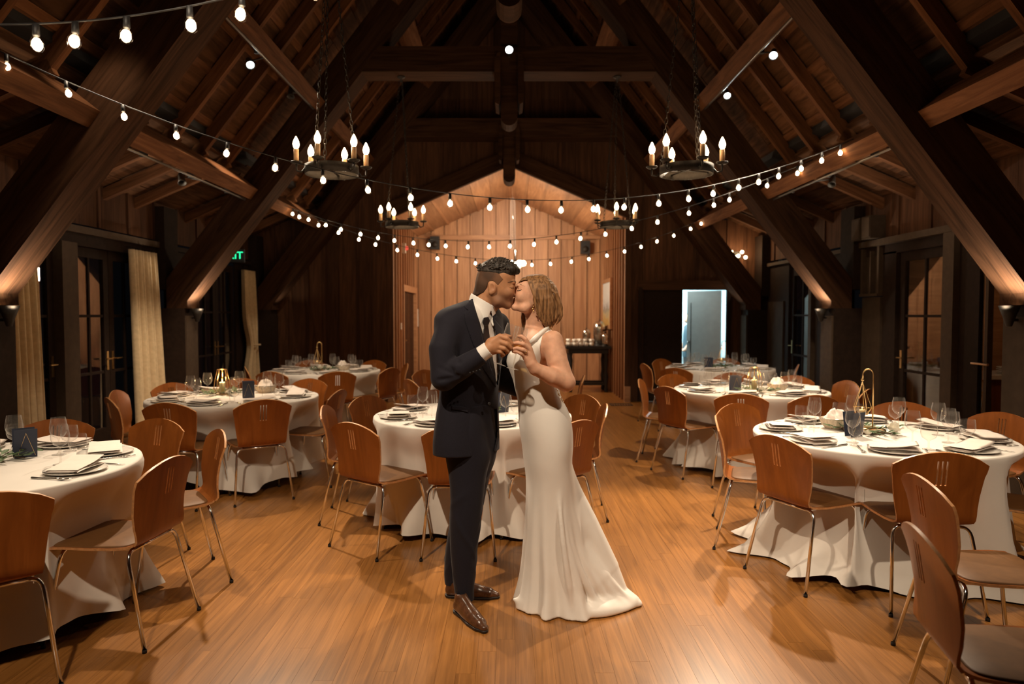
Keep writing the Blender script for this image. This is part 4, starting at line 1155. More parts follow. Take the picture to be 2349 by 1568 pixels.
def bread_basket(x, y, words):
    e = empty('bread_basket', (x, y, TOP), 0, 'round pale ribbed bread basket on the ' + words, 'basket', 'bread baskets')
    mb = MB(); n = 48; v = []; f = []
    prof = [(.06, .0), (.078, .02), (.09, .045), (.096, .066), (.092, .068), (.084, .045), (.07, .02), (.05, .008)]
    for j, (r_, z) in enumerate(prof):
        for i in range(n):
            q = 2 * PI * i / n; rr_ = r_ + (.003 if i % 2 else -.001) * (1 if 0 < j < 4 else 0)
            v.append((rr_ * math.cos(q), rr_ * math.sin(q), z))
    for j in range(len(prof) - 1):
        for i in range(n): f.append((j * n + i, j * n + (i + 1) % n, (j + 1) * n + (i + 1) % n, (j + 1) * n + i))
    obj('wicker', mb.add(v, f), M['basket'], e)
    obj('rim', MB().tube([(.096 * math.cos(2 * PI * t / 28), .096 * math.sin(2 * PI * t / 28), .067) for t in range(29)], .004, 6, False), M['steel'], e, True)
    r = random.Random(int(abs(x * 1000))); v = []; f = []; nr, na = 7, 24; ph = [r.uniform(0, 6) for _ in range(4)]
    for j in range(nr + 1):
        for i in range(na):
            a = 2 * PI * i / na; t = j / nr
            rad = .078 * t; z = .055 + .065 * (1 - t * t) + .018 * math.sin(3 * a + ph[0]) * t * (1 - t) * 4 + .014 * math.sin(5 * a + 9 * t + ph[1]) * t
            if j == nr: z = .05 + .018 * math.sin(4 * a + ph[2])
            v.append((rad * math.cos(a), rad * math.sin(a), z))
    for j in range(nr):
        for i in range(na): f.append((j * na + i, j * na + (i + 1) % na, (j + 1) * na + (i + 1) % na, (j + 1) * na + i))
    o = link('basket_napkin', MB().add(v, f).mesh('basket_napkin', M['napkin'], True), None, (x, y, TOP)); tag(o, 'crumpled white napkin heaped in the bread basket of the ' + words, 'napkin', 'basket napkins')
def log_slice(x, y, words):
    e = empty('log_slice', (x, y, TOP), 0, 'round log slice under the centrepiece of the ' + words, 'wood slice', 'log slices')
    obj('face', MB().lathe([(0, .024), (.118, .024), (.121, .022)], 36), M['slice'], e)
    obj('bark', MB().lathe([(0, .0), (.122, .0), (.128, .012), (.121, .0225)], 36), M['bark'], e)
def top_at(px, py): return on_z(px, py, TOP)
K = {k: v[1] for k, v in TABLES.items()}
p = Vector((2.26, 4.42)); log_slice(p.x, p.y, K['K1']); hook_stand(p.x, p.y, -.3, K['K1'], .024); greenery('K1', p.x, p.y - .03, 'eucalyptus sprigs round the log slice on the ' + K['K1'], 1, .16); flower(p.x + .13, p.y - .12, .01, 'large white flower lying by the log slice of the near kitchen-side table', 1.35); flower(p.x - .06, p.y - .17, .005, 'little white bloom in the eucalyptus on the near kitchen-side table', .7)
q = top_at(1958, 1000); table_card(q.x, q.y, .45, K['K1']); q = top_at(1926, 985); bread_basket(q.x, q.y + .06, K['K1'])
p = top_at(510, 905); candle_lantern(p.x, p.y, K['N2']); greenery('N2', p.x, p.y, 'eucalyptus sprigs round the wire lantern on the ' + K['N2'], 2); flower(p.x + .10, p.y - .08, .01, 'white flower beside the wire lantern on the middle curtain-side table')
q = top_at(570, 912); table_card(q.x, q.y, .4, K['N2']); q = top_at(598, 902); bread_basket(q.x + .02, q.y + .08, K['N2'])
p = Vector((TABLES['N3'][0])); hook_stand(p.x - .08, p.y, .15, K['N3']); greenery('N3', p.x, p.y, 'eucalyptus sprigs at the foot of the hook on the ' + K['N3'], 3); flower(p.x - .02, p.y - .12, .02, 'white flower beneath the hook on the far curtain-side table', 1.2); flower(p.x + .09, p.y - .1, .02, 'second white flower, toward the basket on the far curtain-side table', 1.1); bread_basket(p.x + .24, p.y + .05, K['N3'])
p = top_at(1730, 898); candle_lantern(p.x, p.y, K['K2']); greenery('K2', p.x, p.y, 'eucalyptus sprigs round the wire lantern on the ' + K['K2'], 4); flower(p.x + .02, p.y - .13, .01, 'white flower before the wire lantern on the middle kitchen-side table'); q = top_at(1686, 896); table_card(q.x, q.y, .1, K['K2']); bread_basket(p.x + .27, p.y + .12, K['K2'])
p = Vector((TABLES['K3'][0])); hook_stand(p.x + .04, p.y, .0, K['K3']); greenery('K3', p.x, p.y, 'eucalyptus sprigs at the foot of the hook on the ' + K['K3'], 5); table_card(p.x - .18, p.y - .1, .1, K['K3'])
q = top_at(58, 1048); table_card(q.x, q.y, .75, K['N1']); greenery('N1', q.x - .12, q.y - .08, 'eucalyptus sprigs beside the card on the ' + K['N1'], 6, .13)
o = obj('glass_bowl', MB().lathe([(0, .0), (.04, .0), (.06, .02), (.072, .05), (.07, .09), (.066, .11)], 24), M['glass'], None, True); o.location = (q.x - .2, q.y - .02, TOP); tag(o, 'clear glass bowl beside the card on the near curtain-side table', 'bowl')
q = top_at(1150, 945); table_card(q.x, q.y, .5, K['C1']); greenery('C1', -.27, 5.2, 'eucalyptus sprigs in the middle of the ' + K['C1'], 7)

# ================================================================== PEOPLE
# figures are grown as implicit surfaces (tapered limbs, ellipsoids, lofts) and meshed as one continuous skin each.
# working unit: 1/450.7 m in the plane of the couple; x to the kitchen side, y away from the camera, z up (given as "height" h = -z)
YC = 3.55; SC = FPX / YC
ORG = at(CX, 720, YC)
def Q(px, h, dy=0.0):
    k = (YC + dy / SC) / YC
    return np.array([CX + (px - CX) * k, dy, -(720 + (h - 720) * k)])
def to_world(p): return np.stack([(p[:, 0] - CX) / SC, YC + p[:, 1] / SC, ORG.z + (p[:, 2] + 720) / SC], 1)
HF = 720 + ORG.z * SC        # h of the floor
class Field:
    def __init__(s, lo, hi, step):
        s.ax = []
        for k in range(3):
            if isinstance(step, tuple) and k == 2 and callable(step[2]): s.ax.append(step[2](lo[2], hi[2]))
            else:
                st = step[k] if isinstance(step, tuple) else step
                s.ax.append(np.arange(lo[k], hi[k] + st, st, dtype=np.float32))
        s.D = np.full([len(a) for a in s.ax], 60.0, np.float32)
    def sl(s, lo, hi):
        r = []
        for k in range(3):
            a = np.searchsorted(s.ax[k], lo[k]); b = np.searchsorted(s.ax[k], hi[k]); r.append(slice(int(a), int(max(a, b))))
        return tuple(r)
    def grid(s, q): return s.ax[0][q[0]][:, None, None], s.ax[1][q[1]][None, :, None], s.ax[2][q[2]][None, None, :]
    def put(s, fn, lo, hi, k=4.0, mode='u'):
        m = k * 1.5 + 6
        q = s.sl([a - m for a in lo], [a + m for a in hi])
        if any(a.stop <= a.start for a in q): return
        d = fn(*s.grid(q)); A = s.D[q]; d = np.broadcast_to(d, A.shape)
        if mode == 'u':
            h = np.clip(.5 + .5 * (A - d) / k, 0, 1); s.D[q] = A + (d - A) * h - k * h * (1 - h)
        else:
            d = -d; h = np.clip(.5 - .5 * (A - d) / k, 0, 1); s.D[q] = A + (d - A) * h + k * h * (1 - h)
    def cone(s, p, q, r1, r2, k=4.0, mode='u'):
        p = np.asarray(p, float); q = np.asarray(q, float); d = q - p; L2 = float(d @ d) + 1e-9
        def fn(x, y, z):
            t = np.clip(((x - p[0]) * d[0] + (y - p[1]) * d[1] + (z - p[2]) * d[2]) / L2, 0, 1)
            return np.sqrt((x - p[0] - t * d[0]) ** 2 + (y - p[1] - t * d[1]) ** 2 + (z - p[2] - t * d[2]) ** 2) - (r1 + (r2 - r1) * t)
        R = max(r1, r2); s.put(fn, np.minimum(p, q) - R, np.maximum(p, q) + R, k, mode)
    def chain(s, pts, rs, k=4.0):
        pts = [np.asarray(p, float) for p in pts]
        def fn(x, y, z):
            best = None
            for p, q, r1, r2 in zip(pts, pts[1:], rs, rs[1:]):
                d = q - p; L2 = float(d @ d) + 1e-9
                t = np.clip(((x - p[0]) * d[0] + (y - p[1]) * d[1] + (z - p[2]) * d[2]) / L2, 0, 1)
                v = np.sqrt((x - p[0] - t * d[0]) ** 2 + (y - p[1] - t * d[1]) ** 2 + (z - p[2] - t * d[2]) ** 2) - (r1 + (r2 - r1) * t)
                if best is None: best = v
                else:           # a soft seam inside the chain that adds no bulge on the straight
                    best = np.minimum(best, v)
            return best
        R = max(rs); s.put(fn, np.min(pts, 0) - R, np.max(pts, 0) + R, k)
    def ell(s, c, r, k=4.0, mode='u', rot=None):
        c = np.asarray(c, float); r = np.asarray(r, float); Rm = np.array(rot.to_matrix()).T if rot is not None else np.eye(3)
        def fn(x, y, z):
            X = [Rm[i][0] * (x - c[0]) + Rm[i][1] * (y - c[1]) + Rm[i][2] * (z - c[2]) for i in range(3)]
            k0 = np.sqrt(sum((X[i] / r[i]) ** 2 for i in range(3))); k1 = np.sqrt(sum((X[i] / r[i] ** 2) ** 2 for i in range(3))) + 1e-6
            return k0 * (k0 - 1) / k1
        R = float(r.max()); s.put(fn, c - R, c + R, k, mode)
    def loft(s, rows, phi=0.0, k=6.0, mode='u', fold=None, grow=0.0, p=2.0):
        """rows: (h, cx, cy, a, b): stacked ellipses, a along the direction phi turned from x, b across"""
        rows = sorted(rows, key=lambda r: -r[0]); zz = np.array([-r[0] for r in rows], float); T = np.array([r[1:] for r in rows], float)
        if len(zz) > 3:         # smooth profile through the rows
            m = np.gradient(T, zz, axis=0); z2 = np.concatenate([np.linspace(a, b, 8, endpoint=False) for a, b in zip(zz, zz[1:])] + [[zz[-1]]])
            j = np.clip(np.searchsorted(zz, z2, side='right') - 1, 0, len(zz) - 2); hh = (zz[j + 1] - zz[j])[:, None]; u_ = ((z2 - zz[j])[:, None]) / hh
            T = (2 * u_ ** 3 - 3 * u_ ** 2 + 1) * T[j] + (u_ ** 3 - 2 * u_ ** 2 + u_) * hh * m[j] + (-2 * u_ ** 3 + 3 * u_ ** 2) * T[j + 1] + (u_ ** 3 - u_ ** 2) * hh * m[j + 1]; zz = z2
        c, sn = math.cos(phi), math.sin(phi)
        def fn(x, y, z):
            zf = z.ravel()
            cx, cy, a, b = [np.interp(zf, zz, T[:, i])[None, None, :] for i in range(4)]
            a = a + grow; b = b + grow
            u = (x - cx) * c + (y - cy) * sn; v = -(x - cx) * sn + (y - cy) * c
            if fold is not None:
                f = 1 + fold(np.arctan2(v / b, u / a), z); a = a * f; b = b * f
            k0 = (np.abs(u / a) ** p + np.abs(v / b) ** p) ** (1 / p)
            g = np.sqrt((u / a ** 2) ** 2 + (v / b ** 2) ** 2) + 1e-6
            d = np.where(k0 > .3, k0 * (k0 - 1) / g, (k0 - 1) * np.minimum(a, b))
            e = np.maximum(zz[0] - z, z - zz[-1])
            return np.maximum(d, e)
        R = T[:, 2:].max() + 8 + grow
        s.put(fn, [T[:, 0].min() - R, T[:, 1].min() - R, zz[0]], [T[:, 0].max() + R, T[:, 1].max() + R, zz[-1]], k, mode)
    def prism(s, poly, y0, y1, k=1.0, mode='u'):
        """polygon in (px, h), extruded in y"""
        P = np.array([(a, -b) for a, b in poly], float)
        def fn(x, y, z):
            d = poly_sd(P, x[:, 0, 0], z[0, 0, :])[:, None, :]
            return np.maximum(d, np.maximum(y0 - y, y - y1))
        lo, hi = P.min(0), P.max(0)
        s.put(fn, [lo[0], y0, lo[1]], [hi[0], y1, hi[1]], k, mode)
    def cut(s, fn): s.D = np.maximum(s.D, fn(*s.grid((slice(None),) * 3))).astype(np.float32)
    def mesh(s, name, mat, smooth_it=1):
        D = s.D; ins = D < 0
        nx, ny, nz = D.shape
        cnt = np.zeros((nx - 1, ny - 1, nz - 1), np.int8)
        for i in (0, 1):
            for j in (0, 1):
                for k in (0, 1): cnt += ins[i:nx - 1 + i, j:ny - 1 + j, k:nz - 1 + k]
        act = (cnt > 0) & (cnt < 8); I, J, K_ = np.nonzero(act); n = len(I)
        idx = np.full(act.shape, -1, np.int32); idx[I, J, K_] = np.arange(n)
        acc = np.zeros((n, 3)); w_ = np.zeros(n)
        corner = [(i, j, k) for i in (0, 1) for j in (0, 1) for k in (0, 1)]
        val = {c: D[I + c[0], J + c[1], K_ + c[2]] for c in corner}
        pos = {c: np.stack([s.ax[0][I + c[0]], s.ax[1][J + c[1]], s.ax[2][K_ + c[2]]], 1) for c in corner}
        for a in corner:
            for ax in range(3):
                if a[ax]: continue
                b = list(a); b[ax] = 1; b = tuple(b)
                va, vb = val[a], val[b]; m = (va < 0) != (vb < 0)
                t = np.where(m, va / np.where(m, va - vb, 1), 0)
                acc += np.where(m[:, None], pos[a] + (pos[b] - pos[a]) * t[:, None], 0); w_ += m
        V = acc / w_[:, None]
        faces = []
        for ax in range(3):
            o1, o2 = [(1, 2), (2, 0), (0, 1)][ax]
            sh = [slice(1, -1)] * 3; sh[ax] = slice(0, -1)
            A = ins[tuple(sh)]; sh2 = list(sh); sh2[ax] = slice(1, None); B = ins[tuple(sh2)]
            for flip, m in ((False, A & ~B), (True, ~A & B)):
                g = np.nonzero(m); g = [q + (1 if i != ax else 0) for i, q in enumerate(g)]
                def cell(d1, d2):
                    q = [g[0].copy(), g[1].copy(), g[2].copy()]; q[o1] = q[o1] - d1; q[o2] = q[o2] - d2
                    return idx[q[0], q[1], q[2]]
                f = np.stack([cell(1, 1), cell(0, 1), cell(0, 0), cell(1, 0)], 1)
                if flip: f = f[:, ::-1]
                faces.append(f)
        F = np.concatenate(faces); F = F[(F >= 0).all(1)]
        for _ in range(smooth_it):
            S_ = np.zeros_like(V); c_ = np.zeros(n)
            for a in range(4):
                p, q = F[:, a], F[:, (a + 1) % 4]
                for ax in range(3):
                    S_[:, ax] += np.bincount(p, V[q, ax], n) + np.bincount(q, V[p, ax], n)
                c_ += np.bincount(p, minlength=n) + np.bincount(q, minlength=n)
            V = V + .5 * (S_ / np.maximum(c_, 1)[:, None] - V)
        s.V = V
        W = to_world(V)
        me = bpy.data.meshes.new(name); me.vertices.add(n); me.vertices.foreach_set('co', W.astype(np.float32).ravel())
        me.loops.add(len(F) * 4); me.loops.foreach_set('vertex_index', F.astype(np.int32).ravel())
        me.polygons.add(len(F)); me.polygons.foreach_set('loop_start', np.arange(0, len(F) * 4, 4, dtype=np.int32))
        try: me.polygons.foreach_set('loop_total', np.full(len(F), 4, np.int32))
        except Exception: pass
        me.polygons.foreach_set('use_smooth', np.ones(len(F), bool)); me.materials.append(mat); me.update(calc_edges=True); me.validate()
        return me
def poly_sd(P, X, Z):
    x = X[:, None]; z = Z[None, :]; d = np.full((len(X), len(Z)), 1e9); sg = np.ones_like(d); n = len(P)
    for i in range(n):
        a, b = P[i], P[i - 1]; e = b - a; wx = x - a[0]; wz = z - a[1]
        t = np.clip((wx * e[0] + wz * e[1]) / (e @ e + 1e-9), 0, 1)
        d = np.minimum(d, (wx - e[0] * t) ** 2 + (wz - e[1] * t) ** 2)
        c1 = z >= a[1]; c2 = z < b[1]; c3 = e[0] * wz > e[1] * wx
        m = (c1 & c2 & c3) | (~c1 & ~c2 & ~c3); sg = np.where(m, -sg, sg)
    return sg * np.sqrt(d)
def zsteps(segs):
    """grid heights: list of (h_top, h_bottom, step)"""
    def f(lo, hi):
        out = []
        z = lo
        while z < hi:
            out.append(z); h = -z
            st = next((s_ for a, b, s_ in segs if a <= h <= b), 3.5); z += st
        return np.array(out, np.float32)
    return f

def skin(name, col, rough=.55, stubble_shade=None, rosy=None):
    m, t, out = nt(name); b = N(t, 'BsdfPrincipled', Roughness=rough); b.inputs['Specular IOR Level'].default_value = .35
    b.inputs['Subsurface Weight'].default_value = .18; b.inputs['Subsurface Radius'].default_value = (.012, .005, .003); b.inputs['Subsurface Scale'].default_value = .5
    nz = N(t, 'TexNoise', Scale=35.0, Detail=5.0); tc = N(t, 'TexCoord'); t.links.new(tc.outputs['Object'], nz.inputs['Vector'])
    r = N(t, 'ValToRGB'); r.color_ramp.elements[0].position = .3; r.color_ramp.elements[1].position = .7
    r.color_ramp.elements[0].color = c4([x * .88 for x in col]); r.color_ramp.elements[1].color = c4([min(1, x * 1.08) for x in col])
    t.links.new(nz.outputs['Fac'], r.inputs[0]); last = r.outputs[0]
    for c, rad, cc, amt in (stubble_shade or []):
        sub = N(t, 'VectorMath', operation='DISTANCE'); sub.inputs[1].default_value = c
        t.links.new(tc.outputs['Object'], sub.inputs[0])
        mr = N(t, 'MapRange'); mr.inputs['From Min'].default_value = rad * .55; mr.inputs['From Max'].default_value = rad; mr.inputs['To Min'].default_value = amt; mr.inputs['To Max'].default_value = 0
        t.links.new(sub.outputs['Value'], mr.inputs['Value'])
        mx = N(t, 'Mix', data_type='RGBA'); t.links.new(mr.outputs[0], mx.inputs[0]); t.links.new(last, mx.inputs[6]); mx.inputs[7].default_value = c4(cc); last = mx.outputs[2]
    t.links.new(last, b.inputs['Base Color'])
    bp = N(t, 'Bump', Strength=.08, Distance=.002); nz2 = N(t, 'TexNoise', Scale=260.0); t.links.new(tc.outputs['Object'], nz2.inputs['Vector']); t.links.new(nz2.outputs['Fac'], bp.inputs['Height']); t.links.new(bp.outputs[0], b.inputs['Normal'])
    t.links.new(b.outputs[0], out.inputs[0]); return m
def hairmat(name, c1, c2, rough=.45, scale=(90, 90, 12), spec=.4):
    m, t, out = nt(name); b = N(t, 'BsdfPrincipled', Roughness=rough); b.inputs['Specular IOR Level'].default_value = spec
    tc = N(t, 'TexCoord'); mp = N(t, 'Mapping'); mp.inputs['Scale'].default_value = scale
    nz = N(t, 'TexNoise', Scale=1.0, Detail=4.0, Distortion=.4); t.links.new(tc.outputs['Object'], mp.inputs['Vector']); t.links.new(mp.outputs[0], nz.inputs['Vector'])
    r = N(t, 'ValToRGB'); r.color_ramp.elements[0].position = .35; r.color_ramp.elements[1].position = .65
    r.color_ramp.elements[0].color = c4(c1); r.color_ramp.elements[1].color = c4(c2)
    bp = N(t, 'Bump', Strength=.55, Distance=.003); t.links.new(nz.outputs['Fac'], bp.inputs['Height']); t.links.new(bp.outputs[0], b.inputs['Normal'])
    t.links.new(nz.outputs['Fac'], r.inputs[0]); t.links.new(r.outputs[0], b.inputs['Base Color']); t.links.new(b.outputs[0], out.inputs[0]); return m
def W3(px, h, dy): return tuple(to_world(np.array([Q(px, h, dy)]))[0])
M['skin_man'] = skin('skin_tan', (.46, .220, .110), .55, [(W3(1160, 697, -14), .085, (.16, .078, .046), .6), (W3(1140, 692, -30), .06, (.17, .08, .045), .5), (W3(1175, 683, -8), .03, (.12, .055, .035), .6), (W3(1131, 660, -38), .022, (.30, .12, .055), .5)])  # stubble on jaw and lip; last tint paints inner shadow into the ear
M['skin_woman'] = skin('skin_fair', (.66, .36, .235), .58)
M['hair_dark'] = hairmat('hair_black', (.012, .009, .007), (.05, .038, .03), .45, (90, 90, 12), .22)
M['hair_fade'] = skin('hair_fade', (.17, .080, .040), .8, [(W3(1100, 674, -20), .085, (.045, .022, .013), .95), (W3(1106, 640, -25), .07, (.07, .034, .018), .75), (W3(1122, 626, -30), .045, (.05, .026, .015), .7)])
M['brownhair'] = simple('brown_hair', (.10, .05, .025), .6)
M['hair_blond'] = hairmat('hair_auburn', (.095, .046, .019), (.31, .158, .068), .5, (110, 110, 6), .22)
M['brow'] = simple('eyebrow_hair', (.03, .018, .012), .7)
M['lip'] = simple('lips', (.48, .17, .11), .4, 0, 0, 1, 0, .5, 0, .15)
M['suit'] = simple('navy_wool', (.0120, .0108, .0175), .8, 0, .18, 400, .2, .2, .06)
M['shirt'] = simple('white_shirt', (.80, .76, .72), .75, 0, .03, 200, .1, .3, .1)
M['tie'] = simple('black_silk', (.013, .011, .013), .4, 0, .15, 300, .1)
M['leather'] = simple('brown_leather', (.085, .034, .015), .26, 0, .35, 40, .08, .5, 0, 0, .3)
M['sole'] = simple('dark_sole', (.015, .010, .008), .5)
M['satin'] = simple('ivory_crepe', (.82, .775, .72), .40, 0, .02, 12, .03, .45, .1)
M['gold'] = simple('gold', (.85, .55, .22), .2, 1.0)
M['pearl'] = simple('pearl', (.85, .75, .62), .2, 0, 0, 1, 0, .6)

def snap(F, p, off=0.0):
    """move a point onto the meshed field's surface (plus off)"""
    p = np.array(p, float)
    def D(q):
        i = [int(np.clip(np.searchsorted(F.ax[k], q[k]), 1, len(F.ax[k]) - 1)) for k in range(3)]
        f = [(q[k] - F.ax[k][i[k] - 1]) / (F.ax[k][i[k]] - F.ax[k][i[k] - 1]) for k in range(3)]; r = 0
        for a in (0, 1):
            for b in (0, 1):
                for c in (0, 1): r += F.D[i[0] - 1 + a, i[1] - 1 + b, i[2] - 1 + c] * (f[0] if a else 1 - f[0]) * (f[1] if b else 1 - f[1]) * (f[2] if c else 1 - f[2])
        return r
    for _ in range(6):
        d = D(p); g = np.array([D(p + e) - D(p - e) for e in np.eye(3) * 1.5]) / 3; n = np.linalg.norm(g)
        if n < 1e-4: break
        p = p - g / n * np.clip(d - off, -8, 8)
    return p
# ------------------------------------------------------------------ the groom
GP = -114    # depth of the hands holding the glasses
man = empty('person', (Q(1066, HF)[0] / SC - CX / SC, YC, 0), 0, 'man in a navy suit and brown shoes leaning to kiss, holding a champagne flute', 'person', None)
def child(name, me, parent, mat=None):
    o = bpy.data.objects.new(name, me); C.objects.link(o); o.parent = parent; o.matrix_parent_inverse = Matrix.Translation(-Vector(parent.location)) if parent.parent is None else Matrix.Identity(4); return o
PHI = math.radians(-42)      # chest turned toward the camera: facing direction in the x-y plane
TORSO = [(688, 1097, 4, 18, 30), (697, 1090, 2, 30, 52), (708, 1082, 0, 42, 78), (722, 1078, -2, 49, 92), (742, 1077, -2, 53, 95), (775, 1078, -2, 56, 92), (815, 1079, -2, 56, 86), (860, 1079, 0, 53, 80), (905, 1076, 0, 52, 78), (945, 1073, 0, 55, 82), (985, 1071, 0, 57, 86), (1015, 1070, 0, 58, 88), (1037, 1070, 0, 58, 88)]
# a: front-back half depth along the facing direction PHI, b: half width across the shoulders
def torso(F, grow=0, k=6, rows=TORSO): F.loft(rows, PHI, k, 'u', None, grow, 2.2)
TF = Field((960, -130, -1060), (1200, 130, -670), 3.0); torso(TF)           # reference field of the bare jacket torso
def torso_d(x, y, z):
    i = np.clip(np.round((x - TF.ax[0][0]) / 3).astype(int), 0, len(TF.ax[0]) - 1); j = np.clip(np.round((y - TF.ax[1][0]) / 3).astype(int), 0, len(TF.ax[1]) - 1); k = np.clip(np.round((z - TF.ax[2][0]) / 3).astype(int), 0, len(TF.ax[2]) - 1)
    return TF.D[i, j, k]
def shell_poly(F, poly, lo, hi, k=1.0, mode='u', ymax=20, ref=None):
    """part of the torso's skin between lo and hi outside it, within a polygon of the near face"""
    P = np.array([(a, -b) for a, b in poly], float); ref = ref or TF
    def tri(x, y, z):
        o = [ref.ax[q][0] for q in range(3)]; st = [ref.ax[q][1] - ref.ax[q][0] for q in range(3)]
        X = np.clip((x - o[0]) / st[0], 0, len(ref.ax[0]) - 1.001); Y = np.clip((y - o[1]) / st[1], 0, len(ref.ax[1]) - 1.001); Z = np.clip((z - o[2]) / st[2], 0, len(ref.ax[2]) - 1.001)
        i, j, l = X.astype(int), Y.astype(int), Z.astype(int); fx, fy, fz = X - i, Y - j, Z - l
        r = 0
        for a in (0, 1):
            for b in (0, 1):
                for c in (0, 1): r = r + ref.D[i + a, j + b, l + c] * (fx if a else 1 - fx) * (fy if b else 1 - fy) * (fz if c else 1 - fz)
        return r
    def fn(x, y, z):
        pd = poly_sd(P, x[:, 0, 0], z[0, 0, :])[:, None, :]; td = tri(x, y, z)
        return np.maximum(np.maximum(pd, np.maximum(td - hi, lo - td)), y - ymax)
    a, b = P.min(0), P.max(0); F.put(fn, [a[0], -130, a[1]], [b[0], ymax, b[1]], k, mode)
VPOLY = [(1084, 676), (1090, 700), (1103, 740), (1116, 790), (1130, 845), (1140, 884), (1146, 850), (1143, 800), (1138, 760), (1131, 722), (1120, 690), (1100, 670)]
NS = Q(1030, 752, -66); NE = Q(1018, 866, -96); NW = Q(1108, 810, GP)
FS = Q(1140, 745, 66); FE = Q(1152, 872, 92); FW = Q(1246, 912, 84)
# --- skin: head, neck, hands and the body under the clothes, one continuous surface
F = Field((978, -152, -1400), (1275, 125, -600), (1.6, 1.6, zsteps([(0, 845, 1.6), (845, 1000, 2.6), (1000, 2000, 4.0)])))
F.ell((1137, 0, -640), (43.5, 33, 42), 4); F.ell((1152, 0, -632), (29, 29, 27), 8); F.ell((1150, 0, -665), (30, 29, 37), 8)
F.ell((1109, 0, -655), (16, 26, 24), 10)
for s in (-1, 1):
    F.cone((1128, s * 20, -672), (1142, s * 21, -692), 11, 9, 8); F.cone((1142, s * 21, -692), (1163, s * 7, -700), 9, 8, 8)
    F.ell((1165, s * 17, -672), (11, 9, 10), 8)
F.ell((1165, 0, -698), (8.5, 11, 9.5), 6)
F.cone((1176, -13, -649), (1176, 13, -649), 5.5, 5.5, 6)
for s in (-1, 1): F.ell((1177, s * 12, -657), (5, 7, 5), 4, 's'); F.ell((1172, s * 13, -658), (7, 8, 6.5), 2)
F.chain([(1177, 0, -652), (1181, 0, -664), (1184.5, 0, -675)], [4, 4.4, 5.0], 4)
for s in (-1, 1): F.ell((1179.5, s * 5.5, -677), (4.8, 3.6, 3.8), 3)
F.cone((1174.5, -7, -686), (1174.5, 7, -686), 4.2, 4.2, 3); F.cone((1173, -6, -692.5), (1173, 6, -692.5), 4.2, 4.2, 3)
for s in (-1, 1):
    R = Euler((0, math.radians(-14), s * math.radians(14)))
    F.ell((1129, s * 33, -661), (8.5, 3.6, 14.5), 2, 'u', R); F.ell((1133, s * 31, -661), (7, 4, 11), 4)
    F.ell((1130.5, s * 37.5, -659.5), (4.6, 3.4, 8.2), 1.5, 's', R); F.ell((1127, s * 33, -672), (4.5, 3.5, 5), 3)
F.chain([(1120, 0, -676), (1108, -2, -705), (1094, -3, -732)], [26.5, 25.5, 25], 8)
F.cone((1139, 0, -694), (1118, 0, -712), 13, 15, 10)
rows = [(h, cx, cy, a - 9, b - 12) for h, cx, cy, a, b in TORSO if 715 < h < 1030]; F.loft(rows, PHI, 12)
F.chain([NS, NE, NW], [25, 20, 13.5], 8); F.chain([FS, FE, FW], [25, 20, 14], 8)
F.chain([Q(1066, 1000, -24), Q(1070, 1190, -30), Q(1062, 1372, -26)], [36, 26, 14], 8); F.chain([Q(1090, 1000, 30), Q(1080, 1190, 40), Q(1037, 1335, 62)], [36, 26, 14], 8)
# near hand around the stem
def finger(pts, rs, k=1.2): F.chain([Q(*p) for p in pts], rs, k)
F.cone(NW, Q(1124, 798, GP - 1), 12.5, 13, 6)
F.ell(Q(1133, 790, GP), (19, 10, 14.5), 6, 'u', Euler((0, math.radians(28), 0)))
F.cone(Q(1131, 783, GP - 2), Q(1147, 772, GP - 4), 8, 7, 5); F.cone(Q(1132, 795, GP - 2), Q(1148, 784, GP - 6), 8, 7, 5); F.cone(Q(1130, 802, GP), Q(1144, 796, GP - 5), 8, 6.5, 5); F.cone(Q(1126, 805, GP + 2), Q(1138, 805, GP - 2), 8, 6, 5)
finger([(1147, 771, GP - 5), (1163, 776, GP - 12), (1174, 788, GP - 9), (1172, 793, GP - 2)], [6.0, 5.3, 4.6, 4.0])
finger([(1149, 784, GP - 7), (1162, 789, GP - 15), (1171, 798, GP - 10), (1166, 802, GP - 2)], [6.0, 5.4, 4.7, 4.1])
finger([(1145, 796, GP - 6), (1157, 799, GP - 13), (1165, 806, GP - 8), (1160, 809, GP - 1)], [5.8, 5.2, 4.5, 4.0])
finger([(1138, 804, GP - 3), (1149, 807, GP - 9), (1156, 813, GP - 5), (1151, 816, GP)], [5.2, 4.6, 4.1, 3.6])
finger([(1128, 786, GP + 7), (1144, 773, GP + 11), (1159, 770, GP + 9), (1171, 773, GP + 4)], [8, 6.6, 5.6, 4.6], 3)
F.ell(Q(1170, 771, GP + 0), (4.5, 2.4, 2.6), .8)
# far hand resting on the bride's back
F.cone(FW, Q(1262, 916, 80), 13, 13, 6); F.ell(Q(1274, 918, 74), (16, 9, 13), 6)
for i in range(4): finger([(1284, 908 + i * 7, 72), (1298, 906 + i * 8, 64), (1308, 907 + i * 8, 54)], [5.4, 4.8, 4.2])
finger([(1266, 906, 76), (1276, 897, 74), (1288, 892, 68)], [6.4, 5.4, 4.6])
child('body', F.mesh('body', M['skin_man'], 1), man); FM = F
